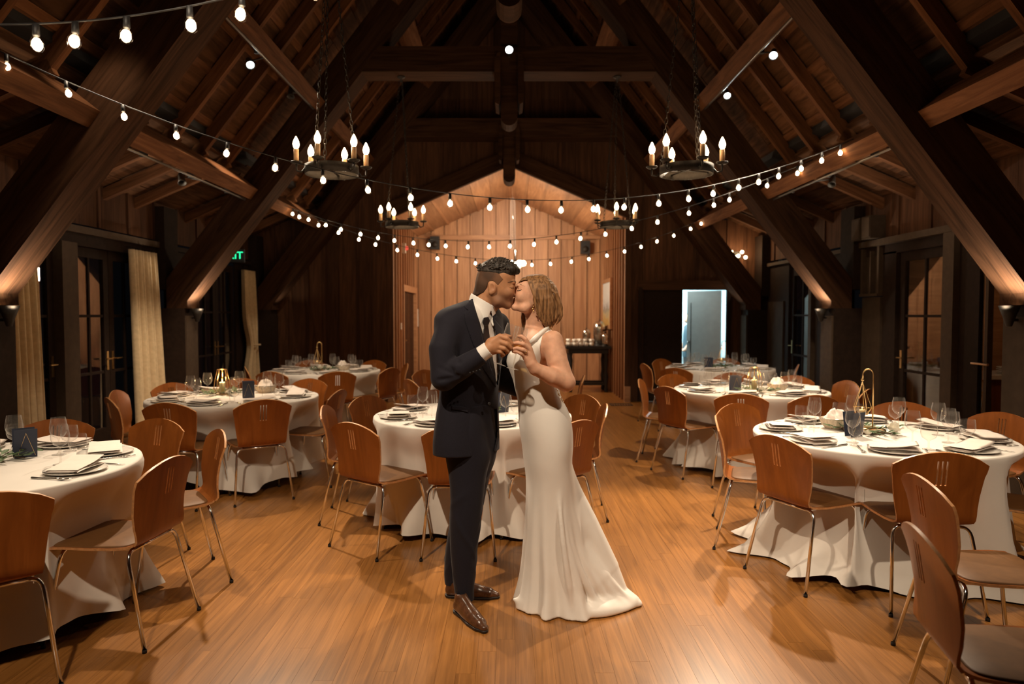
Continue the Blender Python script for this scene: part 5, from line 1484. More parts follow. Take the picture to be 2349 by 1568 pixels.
# --- hair: cropped sides, brushed top, brows
def buzz(F):
    F.ell((1137, 0, -640), (44.2, 33.8, 42.6), 3); F.ell((1109, 0, -655), (16.8, 26.8, 24.8), 8)
    F.cone((1118, 0, -660), (1108, 0, -678), 27, 24, 8)
F = Field((1080, -45, -700), (1200, 45, -580), 1.3); buzz(F)
P = np.array([(1085, -600), (1085, -676), (1096, -677), (1112, -671), (1116, -664), (1121, -650), (1132, -646), (1140, -655), (1143, -664), (1147, -652), (1157, -641), (1166, -637), (1172, -631), (1172, -600)], float)
F.cut(lambda x, y, z: poly_sd(P, x[:, 0, 0], z[0, 0, :])[:, None, :])
for s in (-1, 1): F.ell((1130, s * 36, -661), (11, 9, 15), 1, 's', Euler((0, math.radians(-14), 0)))
child('cropped_sides', F.mesh('cropped_sides', M['hair_fade'], 1), man)
F = Field((1078, -50, -665), (1215, 50, -570), 1.2)
F.ell((1139, 0, -628), (45.5, 32.5, 34.5), 3); F.ell((1166, 0, -620), (24, 26, 15), 10); F.cone((1172, -14, -617), (1185, -4, -622), 10, 6, 8); F.cone((1172, 12, -617), (1185, 4, -622), 10, 6, 8)
P2 = np.array([(1080, -560), (1080, -616), (1094, -620), (1110, -623), (1124, -624.5), (1138, -627), (1153, -634), (1164, -637), (1170, -632), (1184, -629), (1215, -625), (1215, -560)], float)
F.cut(lambda x, y, z: poly_sd(P2, x[:, 0, 0], z[0, 0, :])[:, None, :] - 1.0)
rh = random.Random(2)
for i in range(620):
    a = rh.uniform(0, 2 * PI); b = rh.uniform(.05, 1.35); n_ = np.array([math.cos(a) * math.sin(b) * 45, math.sin(a) * math.sin(b) * 32, math.cos(b) * 34])
    p = np.array([1139, 0, -628]) + n_
    if p[2] < -629 + (p[0] - 1139) * -.12: continue
    d = np.array([rh.uniform(.5, 1.1), rh.uniform(-.3, .3), -.1]) + n_ / 95
    if p[0] < 1104 and p[2] > -618: d = np.array([-.2, rh.uniform(-.2, .2), .5]) + n_ / 160
    d = d / np.linalg.norm(d); L = rh.uniform(6, 12) * (.6 if p[0] < 1104 else 1); F.cone(p - n_ * .05, p + d * L, 1.9, .8, 1.0)
for i in range(26):
    p = np.array([1168 + rh.uniform(0, 10), rh.uniform(-18, 18), -614 - rh.uniform(0, 8)]); F.cone(p, p + np.array([rh.uniform(8, 15), rh.uniform(-2, 2), rh.uniform(-9, -3)]), 2.6, .8, 1.0)
child('top_hair', F.mesh('top_hair', M['hair_dark'], 0), man)
def strip(name, pts, r, mat, parent):
    o = child(name, MB().tube([Vector(to_world(np.array([p]))[0]) for p in pts], [x / SC for x in r] if isinstance(r, list) else r / SC, 6).mesh(name, mat, True), parent); return o
for s in (-1, 1):
    strip('eyebrow', [snap(FM, q, .3) for q in [(1183, s * 6, -648), (1181, s * 13, -645.5), (1174, s * 21, -646), (1165, s * 27, -649)]], [.9, 1.5, 1.2, .4], M['brownhair'], man)
    strip('eyelashes', [snap(FM, q, .2) for q in [(1180, s * 8, -660), (1179, s * 14, -662), (1173, s * 20, -661.5), (1168, s * 23, -660)]], [.4, .7, .6, .3], M['brow'], man)
    strip('lip', [snap(FM, q, -.6) for q in [(1178, 0, -689), (1177, s * 5, -689), (1172, s * 11, -690)]], [1.6, 1.5, .5], M['lip'], man)
# --- jacket
F = Field((972, -150, -1050), (1275, 130, -670), 2.3); torso(F)
F.chain([NS, Q(1015, 800, -86), NE], [28, 30, 28], 14); F.chain([NE, Q(1060, 842, -108), Q(1104, 814, GP)], [27.5, 25, 19.5], 6)
F.chain([FS, FE, FW], [31, 27, 20], 10)
for (p, q, r) in (((992, 812), (1040, 850), 3), ((996, 838), (1050, 862), 3), ((1004, 872), (1046, 866), 3), ((1030, 760), (1052, 830), 3.5)):
    F.cone(Q(p[0], p[1], -124), Q(q[0], q[1], -128), r, r, 6, 's')
# sleeve opening, cutaway front, vents
d = Q(1124, 797, GP) - Q(1060, 842, -108); d = d / np.linalg.norm(d); e0 = Q(1104.5, 812.5, GP)
F.put(lambda x, y, z: -((x - e0[0]) * d[0] + (y - e0[1]) * d[1] + (z - e0[2]) * d[2]) * 1.0 + 0 * x, e0 - np.array([16, 30, 26]), e0 + np.array([34, 30, 26]), .6, 's')
F.prism([(1124, 934), (1120, 968), (1111, 1008), (1098, 1030), (1085, 1041), (1133, 1041), (1140, 990), (1139, 940)], -140, 10, 1.2, 's')
shell_poly(F, VPOLY, -9, 30, 1.0, 's', 45)
F.prism([(1101, 676), (1117, 676), (1123, 700), (1118, 706), (1106, 700)], -60, 60, 2, 's')
F.cone((1108, 0, -672), (1104, 0, -700), 29, 29, 1.5, 's')
for k, h in enumerate((1026, 1034)): pass
F.prism([(993, 955), (996, 1045), (985, 1045)], -140, 140, 1, 's')
jk = child('jacket', F.mesh('jacket', M['suit'], 2), man)
# lapels, collar, flap
F = Field((1040, -130, -1045), (1170, 90, -672), 1.5)
shell_poly(F, [(1086, 684), (1077, 690), (1066, 702), (1079, 713), (1069, 716), (1073, 740), (1086, 778), (1108, 838), (1138, 888), (1138, 872), (1128, 845), (1114, 790), (1101, 741), (1092, 710)], -1, 2.6, .8, 'u', 30)
shell_poly(F, [(1126, 700), (1138, 722), (1141, 727), (1136, 733), (1151, 752), (1152, 790), (1148, 840), (1142, 884), (1145, 850), (1142, 800), (1137, 760), (1130, 725)], -1, 2.4, .8, 'u', 60)
child('lapel', F.mesh('lapel', M['suit'], 1), jk)
F = Field((1000, -130, -945), (1090, 0, -910), 1.2); shell_poly(F, [(1042, 921), (1058, 921), (1078, 928), (1077, 937), (1056, 931), (1041, 930)], -1, 2.4, .8)
child('pocket_flap', F.mesh('pocket_flap', M['suit'], 1), jk)
def button(px, h, dy, r, n_=(0, -1, 0)):
    c = Vector(to_world(np.array([Q(px, h, dy)]))[0]); R = Vector(n_).to_track_quat('Z', 'Y').to_matrix()
    return child('button', MB().lathe([(0, .003), (.6 * r / SC, .003), (r / SC, .0015), (r / SC, -.002), (0, -.002)], 14, c, R).mesh('button', M['black'], True), jk)
button(1122, 926, -66, 3.6, (.5, -.85, 0))
for k in range(4): button(1078 + k * 7.5, 855 - k * 2.2, -131 + k * .4, 2.0, (0, -1, -.2))
# --- shirt: front, collar, cuff
F = Field((1050, -130, -960), (1165, 60, -664), 1.6)
shell_poly(F, [(1078, 670), (1082, 700), (1095, 742), (1108, 792), (1122, 848), (1132, 900), (1140, 925), (1152, 925), (1150, 850), (1148, 800), (1143, 760), (1136, 718), (1120, 690), (1100, 664)], -10, -4.5, 1.5, 'u', 48)
sh = child('shirt', F.mesh('shirt', M['shirt'], 1), man)
F = Field((1070, -50, -760), (1145, 50, -660), 1.3)
# collar band round the neck, open in front, with two pointed leaves
F.cone((1109, 0, -690), (1099, -2, -735), 32.5, 35, 1.0); F.cone((1111, 0, -684), (1099, -2, -745), 29.5, 31.5, 1.0, 's')
nrm_ = np.array([.62, 0, .78]); top_ = np.array([1094, 0, -690.0])
F.cut(lambda x, y, z: (x - 1085) * .50 + (z + 674) * .866 + 0 * y)         # slanted upper edge, falling to the throat
PC = np.array([(1060, -664), (1060, -704), (1086, -702), (1098, -734), (1109, -752), (1121, -728), (1127, -712), (1134, -745), (1145, -735), (1140, -700), (1120, -664)], float)
F.cut(lambda x, y, z: poly_sd(PC, x[:, 0, 0], z[0, 0, :])[:, None, :])
F.cone((1108, -26, -716), (1124, -14, -726), 5, 5, 3); F.chain([(1117, -8, -712), (1124, -14, -727), (1131, -16, -745)], [4.5, 5.5, 3], 2); F.chain([(1122, 2, -712), (1130, -4, -728), (1134, -8, -742)], [4.5, 5, 3], 2)
child('collar', F.mesh('collar', M['shirt'], 1), sh)
F = Field((1080, GP - 30, -850), (1150, GP + 30, -770), 1.3)
F.cone(Q(1097, 817, GP), Q(1121, 800, GP), 17.5, 16.8, 1); e1 = Q(1121.5, 800.5, GP)
F.cut(lambda x, y, z: (x - e1[0]) * d[0] + (y - e1[1]) * d[1] + (z - e1[2]) * d[2])
F.cut(lambda x, y, z: -((x - e0[0]) * d[0] + (y - e0[1]) * d[1] + (z - e0[2]) * d[2]) - 14)
F.cone(Q(1108, 810, GP), Q(1140, 789, GP), 14.0, 13.6, .8, 's')
child('cuff', F.mesh('cuff', M['shirt'], 1), sh)
# --- tie
F = Field((1090, -130, -960), (1160, 40, -715), 1.4)
shell_poly(F, [(1111, 728), (1121, 726), (1125, 735), (1121, 746), (1112, 747), (1108, 738)], -5, 2.0, 1.2, 'u', 40)
shell_poly(F, [(1112, 745), (1121, 745), (1128, 800), (1136, 850), (1140, 900), (1128, 900), (1114, 820), (1107, 780)], -5, -2.2, 1.2, 'u', 40)
child('necktie', F.mesh('necktie', M['tie'], 1), man)
# --- trousers
F = Field((1000, -90, -1400), (1155, 110, -915), 2.4)
def crease(th, z): return .035 * np.cos(2 * th) ** 6 * 0 + 0 * z
nl = [(925, 1075, -6, 44, 56), (960, 1073, -8, 46, 58), (1000, 1071, -12, 48, 56), (1045, 1073, -14, 52, 50), (1090, 1072, -20, 44, 42), (1150, 1070, -25, 38, 37), (1200, 1066, -27, 36, 34), (1260, 1063, -27, 32, 31), (1320, 1063, -26, 27, 28), (1372, 1064, -26, 22, 26), (1384, 1065, -26, 21.5, 26)]
def wr(amp, sd):
    r_ = random.Random(sd); w1 = [(r_.uniform(-PI, PI), r_.uniform(1010, 1370), r_.choice((-1, 1)) * r_.uniform(.05, .12)) for _ in range(16)]
    def f(th, z):
        s_ = 0
        for t0, h0, sl in w1: s_ = s_ + amp * np.exp(-(((th - t0 + PI) % (2 * PI) - PI) / .75) ** 2) * np.exp(-((z + h0 + (th - t0) * 60 * sl * 8) / 9.0) ** 2)
        return s_
    return f
def PQ(rows):
    out = []
    for h, cx, dy, a, b in rows:
        k = (YC + dy / SC) / YC; out.append((720 + (h - 720) * k, CX + (cx - CX) * k, dy, a * k, b * k))
    return out
F.loft(PQ(nl), 0, 6, 'u', wr(.05, 3), 0, 2.1)
fl_ = [(925, 1092, 10, 40, 56), (960, 1094, 14, 42, 56), (1000, 1094, 20, 44, 52), (1045, 1094, 24, 44, 46), (1090, 1086, 30, 38, 42), (1150, 1076, 38, 35, 36), (1210, 1062, 46, 33, 33), (1270, 1050, 54, 30, 29), (1325, 1042, 60, 25, 26), (1345, 1041, 61, 23, 26)]
F.loft(PQ(fl_), 0, 6, 'u', wr(.05, 8), 0, 2.1)
child('trousers', F.mesh('trousers', M['suit'], 1), man)
# --- shoes
def shoe(heel, toe, lab):
    heel = np.array(heel, float); toe = np.array(toe, float); d_ = (toe - heel); L = np.linalg.norm(d_); d_ /= L; n_ = np.array([-d_[1], d_[0]])
    def at3(t, s_, z): return np.array([heel[0] + d_[0] * L * t + n_[0] * s_, heel[1] + d_[1] * L * t + n_[1] * s_, -HF + z])
    lo = np.minimum(heel, toe) - 40; hi = np.maximum(heel, toe) + 40
    F = Field((lo[0], lo[1], -HF - 4), (hi[0], hi[1], -HF + 60), 1.3)
    F.chain([at3(.13, 0, 16), at3(.35, 0, 16), at3(.62, 1, 12.5), at3(.82, 1.5, 10), at3(.96, 1, 8)], [15, 16.5, 17.5, 15, 8], 6)
    F.chain([at3(.14, 0, 18), at3(.17, 0, 38)], [14, 13.5], 6); F.chain([at3(.20, 0, 36), at3(.42, 0, 27), at3(.60, 0, 18)], [13, 13, 12], 8)
    F.cone(at3(.17, 0, 46), at3(.18, 0, 64), 10.5, 11, 1, 's')
    F.cut(lambda x, y, z: -(z + HF - 6) + 0 * x + 0 * y)
    for t in (.52,):   # toe-cap seam
        pass
    F.cone(at3(.76, -18, 8), at3(.73, 0, 26.5), 1.0, 1.0, .8, 's'); F.cone(at3(.76, 18, 8), at3(.73, 0, 26.5), 1.0, 1.0, .8, 's')
    o = child('shoe', F.mesh('shoe', M['leather'], 1), man)
    F = Field((lo[0], lo[1], -HF - 1), (hi[0], hi[1], -HF + 14), 1.3)
    F.chain([at3(.13, 0, 4), at3(.35, 0, 4), at3(.62, 1, 4), at3(.82, 1.5, 4), at3(.965, 1, 4)], [16, 15, 19, 16.5, 8.5], 5)
    F.cut(lambda x, y, z: np.maximum(z + HF - 6.3, -HF - z + .2) + 0 * x + 0 * y)
    F.put(lambda x, y, z: np.maximum(np.abs(((x - heel[0]) * d_[0] + (y - heel[1]) * d_[1]) / L - .40) * L - .10 * L, z + HF - 3.2), at3(.25, -25, 0), at3(.55, 25, 5), .8, 's')
    child('sole', F.mesh('sole', M['sole'], 0), o)
    mb = MB()
    for k in range(4):
        t = .34 + k * .065
        pts = [at3(t, s_, 40 - (t - .34) * 66 - abs(s_) ** 2 * .05) for s_ in (-7, -3, 0, 3, 7)]
        mb.tube([Vector(to_world(np.array([p]))[0]) for p in pts], 1.1 / SC, 5)
    child('laces', mb.mesh('laces', M['sole'], True), o)
h1, t1 = on_z(1047, 1398), on_z(1112, 1452); h2, t2 = on_z(1020, 1366), on_z(1143, 1372)
def pl(v): return (CX + v.x * SC, (v.y - YC) * SC)
shoe(pl(h1), pl(t1), 'n'); shoe(pl(h2), pl(t2), 'f')

# ------------------------------------------------------------------ the bride
BP = GP
bride = empty('person', (Q(1265, HF)[0] / SC - CX / SC, YC, 0), 0, 'woman in an ivory trained gown with auburn hair, kissing and raising a champagne flute', 'person', None)
PB = math.radians(16)
F = Field((1140, -152, -1100), (1335, 115, -615), (1.6, 1.6, zsteps([(0, 900, 1.6), (900, 2000, 3.5)])))
# head tipped back, face to the groom
F.ell((1233, 0, -673), (42, 34, 40), 4); F.ell((1213, 0, -668), (27, 28, 31), 8); F.ell((1204, 0, -684), (22, 25, 28), 8)
F.ell((1205, 0, -658), (16, 23, 17), 8)
for s in (-1, 1):
    F.cone((1224, s * 19, -694), (1203, s * 17, -707), 10, 9, 8); F.cone((1203, s * 17, -707), (1183, s * 6, -705), 9, 7, 8); F.ell((1195, s * 16, -680), (9, 8, 9), 8)
F.ell((1180.5, 0, -703), (8, 9.5, 8), 5)
F.cone((1190, -12, -655), (1190, 12, -655), 4.4, 4.4, 6)
for s in (-1, 1): F.ell((1189, s * 12, -663), (4.4, 6.5, 4.4), 4, 's'); F.ell((1193.5, s * 12.5, -664), (6.5, 7.4, 6), 2)
F.chain([(1189, 0, -659), (1185.5, 0, -668), (1182.8, 0, -675)], [3.2, 3.7, 4.2], 4)
for s in (-1, 1): F.ell((1186.5, s * 4.6, -677), (4, 3, 3.2), 3)
F.cone((1181.5, -6, -686), (1181.5, 6, -686), 3.7, 3.7, 3); F.cone((1180.5, -5, -692), (1180.5, 5, -692), 3.7, 3.7, 3)
for s in (-1, 1): F.ell((1228, s * 32, -683), (7, 3.2, 12), 2)
F.chain([(1229, 2, -690), (1228, 4, -722), (1230, 6, -764)], [25, 21.5, 25], 8); F.cone((1208, 0, -706), (1220, 2, -722), 11, 13, 8)
UP = [(752, 1235, 6, 26, 36), (768, 1236, 4, 34, 66), (785, 1234, 2, 39, 74), (805, 1226, 0, 42, 66), (830, 1216, 0, 44, 60), (855, 1219, 0, 42, 56), (880, 1226, 0, 43, 54), (910, 1238, 2, 46, 60), (960, 1250, 4, 54, 72), (1010, 1256, 6, 52, 74), (1095, 1256, 6, 46, 66)]
F.loft(UP, PB, 10)
BS = Q(1268, 782, -58); BE = Q(1299, 877, -84); BW = Q(1228, 846, -110)
F.chain([BS, Q(1279, 830, -72), BE], [23.5, 23.5, 19], 12); F.chain([BE, Q(1268, 864, -98), BW], [19.5, 19.5, 12.8], 7)
F.chain([(1222, 62, -782), (1238, 88, -872), (1226, 70, -950)], [24, 19, 12], 9)
F.cone(BW, Q(1219, 834, BP), 13, 12.5, 6)
F.ell(Q(1214, 818, BP), (12, 9, 20), 6, 'u', Euler((0, math.radians(-22), 0)))
for a, b in (((1218, 820), (1213, 793)), ((1217, 822), (1215, 802)), ((1216, 824), (1211, 812)), ((1215, 828), (1205, 820))): F.cone(Q(a[0], a[1], BP - 1), Q(b[0], b[1], BP - 4), 7.5, 5.8, 5)
finger([(1213, 792, BP - 4), (1206, 778, BP - 8), (1196, 771, BP - 7), (1189, 771, BP - 2)], [5.4, 4.7, 4.2, 3.5])
finger([(1215, 801, BP - 6), (1201, 789, BP - 14), (1188, 786, BP - 12), (1177, 787, BP - 6)], [5.4, 4.8, 4.2, 3.5])
finger([(1211, 811, BP - 6), (1199, 802, BP - 14), (1187, 798, BP - 12), (1176, 800, BP - 6)], [5.3, 4.7, 4.1, 3.4])
finger([(1205, 819, BP - 5), (1196, 811, BP - 11), (1186, 806, BP - 10), (1177, 806, BP - 5)], [4.8, 4.3, 3.8, 3.2])
finger([(1217, 818, BP + 7), (1211, 799, BP + 12), (1200, 789, BP + 11), (1190, 785, BP + 6)], [7, 5.8, 5.0, 4.2], 3)
for i in range(4): F.cone((1226 - 2 + i * 3, 62 + i * 5, -962), (1222 + i * 3, 58 + i * 6, -992), 5, 4, 1.5)
F.cone((1218, 62, -955), (1208, 56, -975), 5.4, 4, 2)
F.ell((1226, 70, -962), (10, 12, 16), 5)
child('body', F.mesh('body', M['skin_woman'], 1), bride); FB = F
for s in (-1, 1):
    strip('eyebrow', [snap(FB, q, .2) for q in [(1187.5, s * 5, -654), (1189.5, s * 12, -652), (1196, s * 19, -654), (1203, s * 25, -658)]], [.4, .7, .5, .2], M['brownhair'], bride)
    strip('eyelashes', [snap(FB, q, .3) for q in [(1186, s * 8, -665), (1187, s * 14, -667.5), (1193, s * 20, -667), (1198, s * 22, -665)]], [.5, .9, .8, .3], M['brow'], bride)
    strip('eyelid_makeup', [snap(FB, q, -.5) for q in [(1187, s * 10, -662), (1188.5, s * 15, -662), (1194, s * 20, -662)]], [.9, 1.4, .7], M['brownhair'], bride)  # dark makeup on the lids
    strip('lip', [snap(FB, q, -.5) for q in [(1178.2, 0, -689), (1178.6, s * 4, -689), (1183, s * 10, -689)]], [1.6, 1.5, .5], M['lip'], bride)
# --- hair: sleek crown, long waves over the near shoulder blade, a lock in front of the far shoulder
F = Field((1178, -58, -772), (1302, 60, -612), 1.3)
gx = [np.clip(np.searchsorted(FB.ax[k], F.ax[k]), 0, len(FB.ax[k]) - 1) for k in range(3)]
F.D = (FB.D[np.ix_(*gx)] - 3.2).astype(np.float32)          # a close cap over the skull, trimmed at the hairline
PH = np.array([(1188, -649), (1196, -640), (1204, -600), (1310, -600), (1310, -718), (1240, -718), (1232, -712), (1226, -698), (1223, -682), (1221, -664), (1216, -650), (1208, -643.5), (1200, -644)], float)
F.cut(lambda x, y, z: poly_sd(PH, x[:, 0, 0], z[0, 0, :])[:, None, :])
F.ell((1253, 2, -690), (29, 33, 44), 8); F.ell((1259, 4, -718), (20, 26, 30), 6)
rh = random.Random(9)
for i in range(64):
    t = i / 63; s = -1 if i % 4 else 1
    am = rh.uniform(1.0, 3.2); ph = rh.uniform(0, 6)
    pts = []
    xs = 1207 + 46 * t
    for q in range(6):                      # over the crown, lying on the cap
        u = q / 5
        p = (xs + (1224 + 50 * t - xs) * u ** 1.5, s * (3 + 33 * math.sin(u * PI / 2)), -636 - 44 * u ** 1.4 * (1 - .15 * t))
        pts.append(snap(FB, p, 3.6) if p[0] < 1272 else np.array(p))
    x1 = 1240 + 38 * t + rh.uniform(-4, 4); z1 = -741 - 5 * math.sin(PI * t) + rh.uniform(-6, 14); a = pts[-1]
    for q in range(1, 8):                   # hanging in loose waves
        u = q / 7
        pts.append((a[0] + (x1 - a[0]) * u + am * math.sin(ph + u * 5) + 8 * math.sin(PI * u) * (t - .1), a[1] * (1 - .25 * u) + rh.uniform(-.6, .6) + s * 1.6 * math.sin(ph + u * 6), a[2] + (z1 - a[2]) * u))
    pts[-1] = (1261 + (pts[-1][0] - 1261) * .6, pts[-1][1] * .85, pts[-1][2]); pts[-2] = (1258 + (pts[-2][0] - 1258) * .85, pts[-2][1], pts[-2][2])
    F.chain(pts, [1.0, 1.7, 2.1, 2.3, 2.6, 3.0, 3.6, 4.2, 4.6, 4.6, 4.2, 3.4, 1.4], 1.1)
for i in range(9):      # front lock on the far side
    x0 = 1199 + rh.uniform(-3, 6); pts = [(x0 + 8 + 3 * math.sin(u * .9 + i) - (6 - u) * .3 * (i % 3), 26 + rh.uniform(-4, 6), -700 - u * 9.5) for u in range(7)]
    F.chain(pts, [3, 4.2, 4.6, 4.6, 4.2, 3.4, 1.4], 1.6)
child('hair', F.mesh('hair', M['hair_blond'], 0), bride)
# --- gown
F = Field((1150, -125, -1402), (1490, 125, -735), 2.3)
BOD = [(750, 1237, 5, 29, 44), (760, 1237, 4, 33, 60), (772, 1236, 3, 38, 73), (785, 1233, 2, 42, 78), (800, 1224, 0, 46, 72), (815, 1215, 0, 48.5, 67), (830, 1211, 0, 48, 62), (850, 1216, 0, 46.5, 59), (870, 1224, 0, 47, 57), (892, 1231, 0, 49, 58), (917, 1239, 1, 51, 63), (945, 1247, 2, 57, 69), (980, 1252, 4, 59.5, 75), (1023, 1256, 6, 57, 77), (1056, 1257, 6, 54, 74), (1100, 1262, 8, 54, 70), (1146, 1266, 10, 58, 68), (1211, 1274, 12, 69, 70), (1260, 1278, 14, 76, 76), (1300, 1282, 16, 82, 84), (1345, 1286, 18, 91, 94), (1380, 1288, 18, 100, 104), (1396, 1290, 18, 106, 110)]
SK = [(1040, 1257, 6, 55.5, 76), (1100, 1262, 8, 54, 70), (1146, 1266, 10, 58, 68), (1211, 1274, 12, 69, 70), (1260, 1278, 14, 76, 76), (1300, 1282, 16, 82, 84), (1345, 1286, 18, 91, 94), (1380, 1288, 18, 100, 104), (1396, 1290, 18, 106, 110)]
def sfold(th, z):
    t = np.clip((-z - 1090) / 300, 0, 1)
    return t ** 1.4 * (.085 * np.cos(9 * th + .8 + .5 * t) + .05 * np.cos(15 * th + 2.2) + .04 * np.cos(5 * th + 1))
F.loft(BOD, PB, 6, 'u', sfold)
# neckline, armholes, straps
NL = [(1160, 700), (1160, 806), (1176, 812), (1198, 806), (1216, 787), (1226, 776), (1241, 764), (1250, 755), (1256, 750), (1262, 755), (1255, 762), (1247, 767), (1240, 778), (1236, 795), (1238, 815), (1246, 826), (1256, 831), (1300, 834), (1300, 700)]
F.prism(NL, -140, 5, 1.5, 's'); F.prism([(1100, 700), (1100, 800), (1180, 806), (1236, 790), (1300, 830), (1300, 700)], 5, 140, 1.5, 's')
# train
F.chain([Q(1290, 1060, 18), Q(1340, 1200, 26), Q(1388, 1310, 26), Q(1424, 1368, 14), Q(1456, 1388, -2), Q(1470, 1395, -8)], [12, 32, 36, 22, 13, 7], 22)
for i, (ex, eh, ey) in enumerate([(1316, 1407, -76), (1344, 1403, -66), (1371, 1397, -50), (1400, 1392, -34), (1428, 1391, -22), (1452, 1391, -12)]):
    a = Q(1282 + 6 * i, 1090 + 8 * i, -44 + 10 * i); b = Q(ex, eh, ey); pts = []
    for q in range(7):
        u = q / 6; p = a + (b - a) * u; p[0] -= (ex - 1290) * .30 * math.sin(PI * u) * (1 - .3 * u); p[1] += -10 * math.sin(PI * u); pts.append(p)
    F.chain(pts, [2, 4, 5.5, 6.5, 7, 7.5, 5], 8)
F.chain([Q(1330, 1270, 4), Q(1366, 1330, 2), Q(1402, 1380, -6)], [30, 36, 22], 14); F.ell((1388, -14, -HF + 5), (88, 50, 21), 18, 'u', Euler((0, 0, math.radians(24)))); F.ell((1350, -30, -HF + 8), (62, 46, 20), 18)
F.cone(Q(1215, 1398, -20), Q(1180, 1384, -18), 14, 4, 14)
F.cut(lambda x, y, z: -(z + HF - 1.0) + 0 * x + 0 * y)
gown = child('gown', F.mesh('gown', M['satin'], 2), bride)
# straps
for s, pts in ((-1, [(1215, 789, -58), (1228, 776, -64), (1241, 763, -60), (1251, 755, -50), (1258, 752, -40)]), (1, [(1214, 792, 48), (1226, 772, 56), (1240, 760, 46)])):
    pts = [to_world(np.array([Q(*p) if s < 0 else np.array([p[0], p[2], -p[1]])]))[0] for p in pts]
    child('strap', MB().tube([Vector(p) for p in pts], [6 / SC, 6 / SC, 5 / SC, 4.2 / SC, 3.6 / SC][:len(pts)], 8).mesh('strap', M['satin'], True), gown)
mb = MB(); rg = random.Random(3)
for i in range(26):
    t = i / 25; a = [(1252, 751, -47), (1262, 753, -42), (1270, 760, -28), (1276, 770, -10)]; u = t * 2.999; k = int(u); f_ = u - k
    p = [a[k][j] + (a[k + 1][j] - a[k][j]) * f_ for j in range(3)]
    c = Vector(to_world(np.array([Q(p[0] + rg.uniform(-1, 1), p[1] + rg.uniform(-2, 1), p[2])]))[0]); mb.lathe([(0, -.003), (.0028, 0), (0, .003)], 6, c)
for i in range(30):
    t = i / 29; c = Vector(to_world(np.array([Q(1270 + 22 * t + rg.uniform(-2, 2), 880 + 44 * t + rg.uniform(-2, 2), -34 + 6 * t)]))[0]); mb.lathe([(0, -.0035), (.0032, 0), (0, .0035)], 6, c)
child('beaded_trim', mb.mesh('beaded_trim', M['gold'], True), gown)
# earrings, ring
for s in (-1, 1):
    mb = MB()
    for k, (dx, hh, r_) in enumerate(((0, 699, 2.2), (1, 704, 3.0), (-1, 709, 2.4), (1, 713, 2.0), (1.5, 717, 1.6))):
        c = Vector(to_world(np.array([[1222 + dx, s * 33.5, -hh]]))[0]); mb.lathe([(0, -r_ / SC), (r_ / SC, 0), (0, r_ / SC)], 8, c)
    child('earring', mb.mesh('earring', M['gold'], True), bride)
c = Vector(W3(1204.5, 806.5, BP - 10.5)); ax = (Vector(W3(1199, 802, BP - 14)) - Vector(W3(1211, 811, BP - 6))).normalized(); R = ax.to_track_quat('Z', 'Y').to_matrix()
child('ring', MB().lathe([(5.2 / SC, -.0016), (6.0 / SC, -.0016), (6.0 / SC, .0016), (5.2 / SC, .0016), (5.2 / SC, -.0016)], 18, c, R).mesh('ring', M['gold'], True), bride)

# ------------------------------------------------------------------ the two champagne flutes they hold
def flute(foot, rim, dy, label):
    p = Vector(W3(foot[0], foot[1], dy)); q = Vector(W3(rim[0], rim[1], dy + 2)); L = (q - p).length
    e = empty('champagne_flute', p, 0, label, 'champagne flute', 'champagne flutes in their hands'); e.rotation_euler = (q - p).to_track_quat('Z', 'Y').to_euler()
    k = L / .215
    obj('glass', MB().lathe([(r * k, z * k) for r, z in [(0, 0), (.031, 0), (.031, .0018), (.010, .004), (.0036, .010), (.0030, .075), (.006, .086), (.019, .104), (.029, .130), (.0335, .160), (.034, .19), (.032, .215)]], 26), M['flute'], e, True)
    obj('champagne', MB().lathe([(r * k, z * k) for r, z in [(0, .088), (.006, .089), (.0175, .106), (.0255, .124), (.0275, .132), (0, .132)]], 20), M['wine'], e, True)
flute((1147, 836), (1178, 744), GP + 1, 'champagne flute held by the man, its foot against his shirt')
flute((1176, 846), (1197, 750), GP + 5, 'champagne flute held by the woman, crossing the other flute')

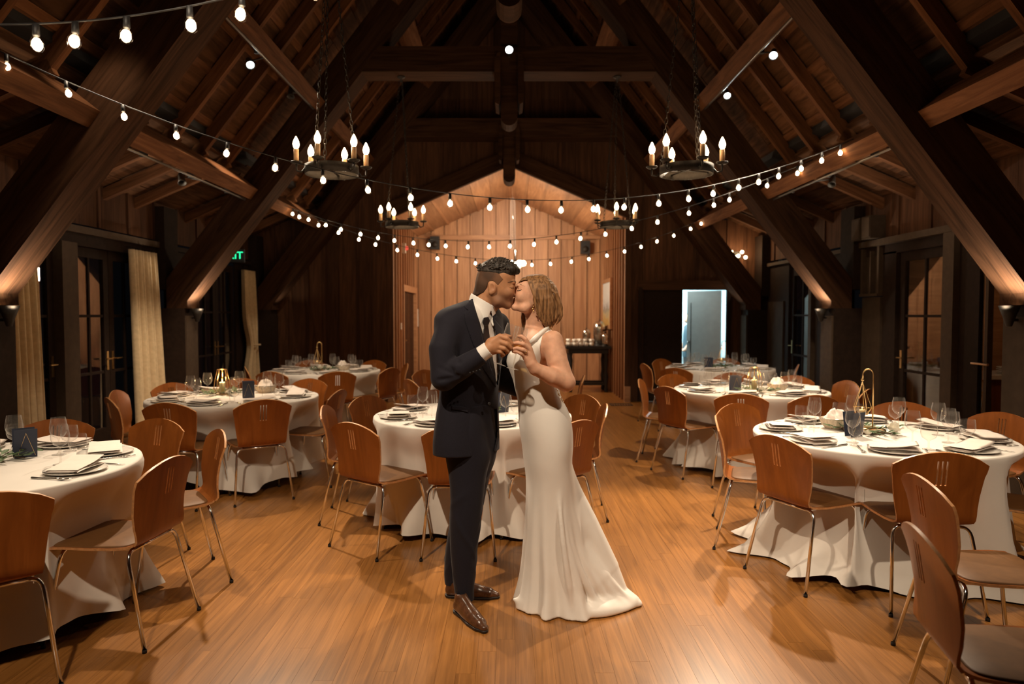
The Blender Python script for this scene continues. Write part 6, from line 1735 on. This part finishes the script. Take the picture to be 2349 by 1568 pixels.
# ------------------------------------------------------------------ the cook seen through the kitchen door
def cook():
    X, Y, Sx = 3.76, 14.6, 450.7
    e = empty('person', (X, Y, 0), 0, 'cook in a dark teal shirt with bare arms behind the kitchen door', 'person')
    def mk(build, lo, hi, st, name, mat):
        F = Field(lo, hi, st); build(F); me = F.mesh(name, mat, 1)
        V = F.V; W = np.stack([V[:, 0] / Sx, V[:, 1] / Sx, V[:, 2] / Sx], 1); me.vertices.foreach_set('co', W.astype(np.float32).ravel()); me.update()
        link(name, me, e)
    def body(F):
        F.ell((6, 0, 640), (40, 32, 48), 6); F.ell((-26, 0, 622), (20, 22, 30), 10); F.cone((-46, 0, 622), (-50, 0, 612), 6, 6, 4); F.cone((8, 0, 600), (8, 0, 560), 24, 26, 10)
        for s in (-1, 1):
            F.ell((8, s * 32, 628), (8, 5, 13), 2)
            F.chain([(8, s * 84, 545), (6, s * 98, 430), (-50, s * 80, 350)], [26, 21, 15], 10); F.ell((-62, s * 76, 340), (18, 12, 14), 6)
            for k in range(4): F.chain([(-74, s * (68 + 6 * k), 338), (-90, s * (66 + 6 * k), 330)], [5, 4], 1)
            F.cone((-66, s * 66, 348), (-82, s * 58, 350), 6, 5, 2)
            F.chain([(4, s * 34, 300), (0, s * 36, 160), (8, s * 36, 30)], [38, 28, 18], 10)
        F.loft([(-560, 8, 0, 36, 60), (-520, 8, 0, 46, 88), (-420, 6, 0, 50, 78), (-320, 6, 0, 52, 82), (-280, 6, 0, 50, 84)], 0, 10)
    mk(body, (-110, -140, 0), (80, 140, 700), 5, 'body', M['skin_woman'])
    def sh_(F):
        F.loft([(-570, 8, 0, 34, 52), (-545, 8, 0, 46, 90), (-500, 8, 0, 56, 94), (-420, 6, 0, 58, 86), (-320, 6, 0, 60, 90), (-270, 6, 0, 60, 92)], 0, 10)
        for s in (-1, 1): F.cone((8, s * 84, 545), (7, s * 94, 470), 33, 31, 10)
    mk(sh_, (-80, -150, 250), (90, 150, 590), 4.5, 'shirt', simple('teal_shirt', (.035, .06, .075), .8))
    def tr(F):
        for s in (-1, 1): F.chain([(4, s * 36, 290), (0, s * 38, 160), (8, s * 38, 25)], [48, 36, 27], 10)
    mk(tr, (-70, -110, 10), (80, 110, 330), 5, 'trousers', M['black'])
    def ha(F):
        F.ell((10, 0, 646), (43, 35, 47), 4); F.prism([(-60, -600), (-60, -668), (-20, -672), (-6, -640), (-2, -600)], -60, 60, 2, 's')
    mk(ha, (-60, -50, 590), (70, 50, 710), 3, 'hair', M['hair_dark'])
    def so(F):
        for s in (-1, 1): F.chain([(14, s * 38, 14), (-34, s * 40, 11)], [16, 12], 6)
        F.cut(lambda x, y, z: -z + .5 + 0 * x + 0 * y)
    mk(so, (-60, -70, -2), (50, 70, 40), 3, 'shoe', M['sole'])
cook()
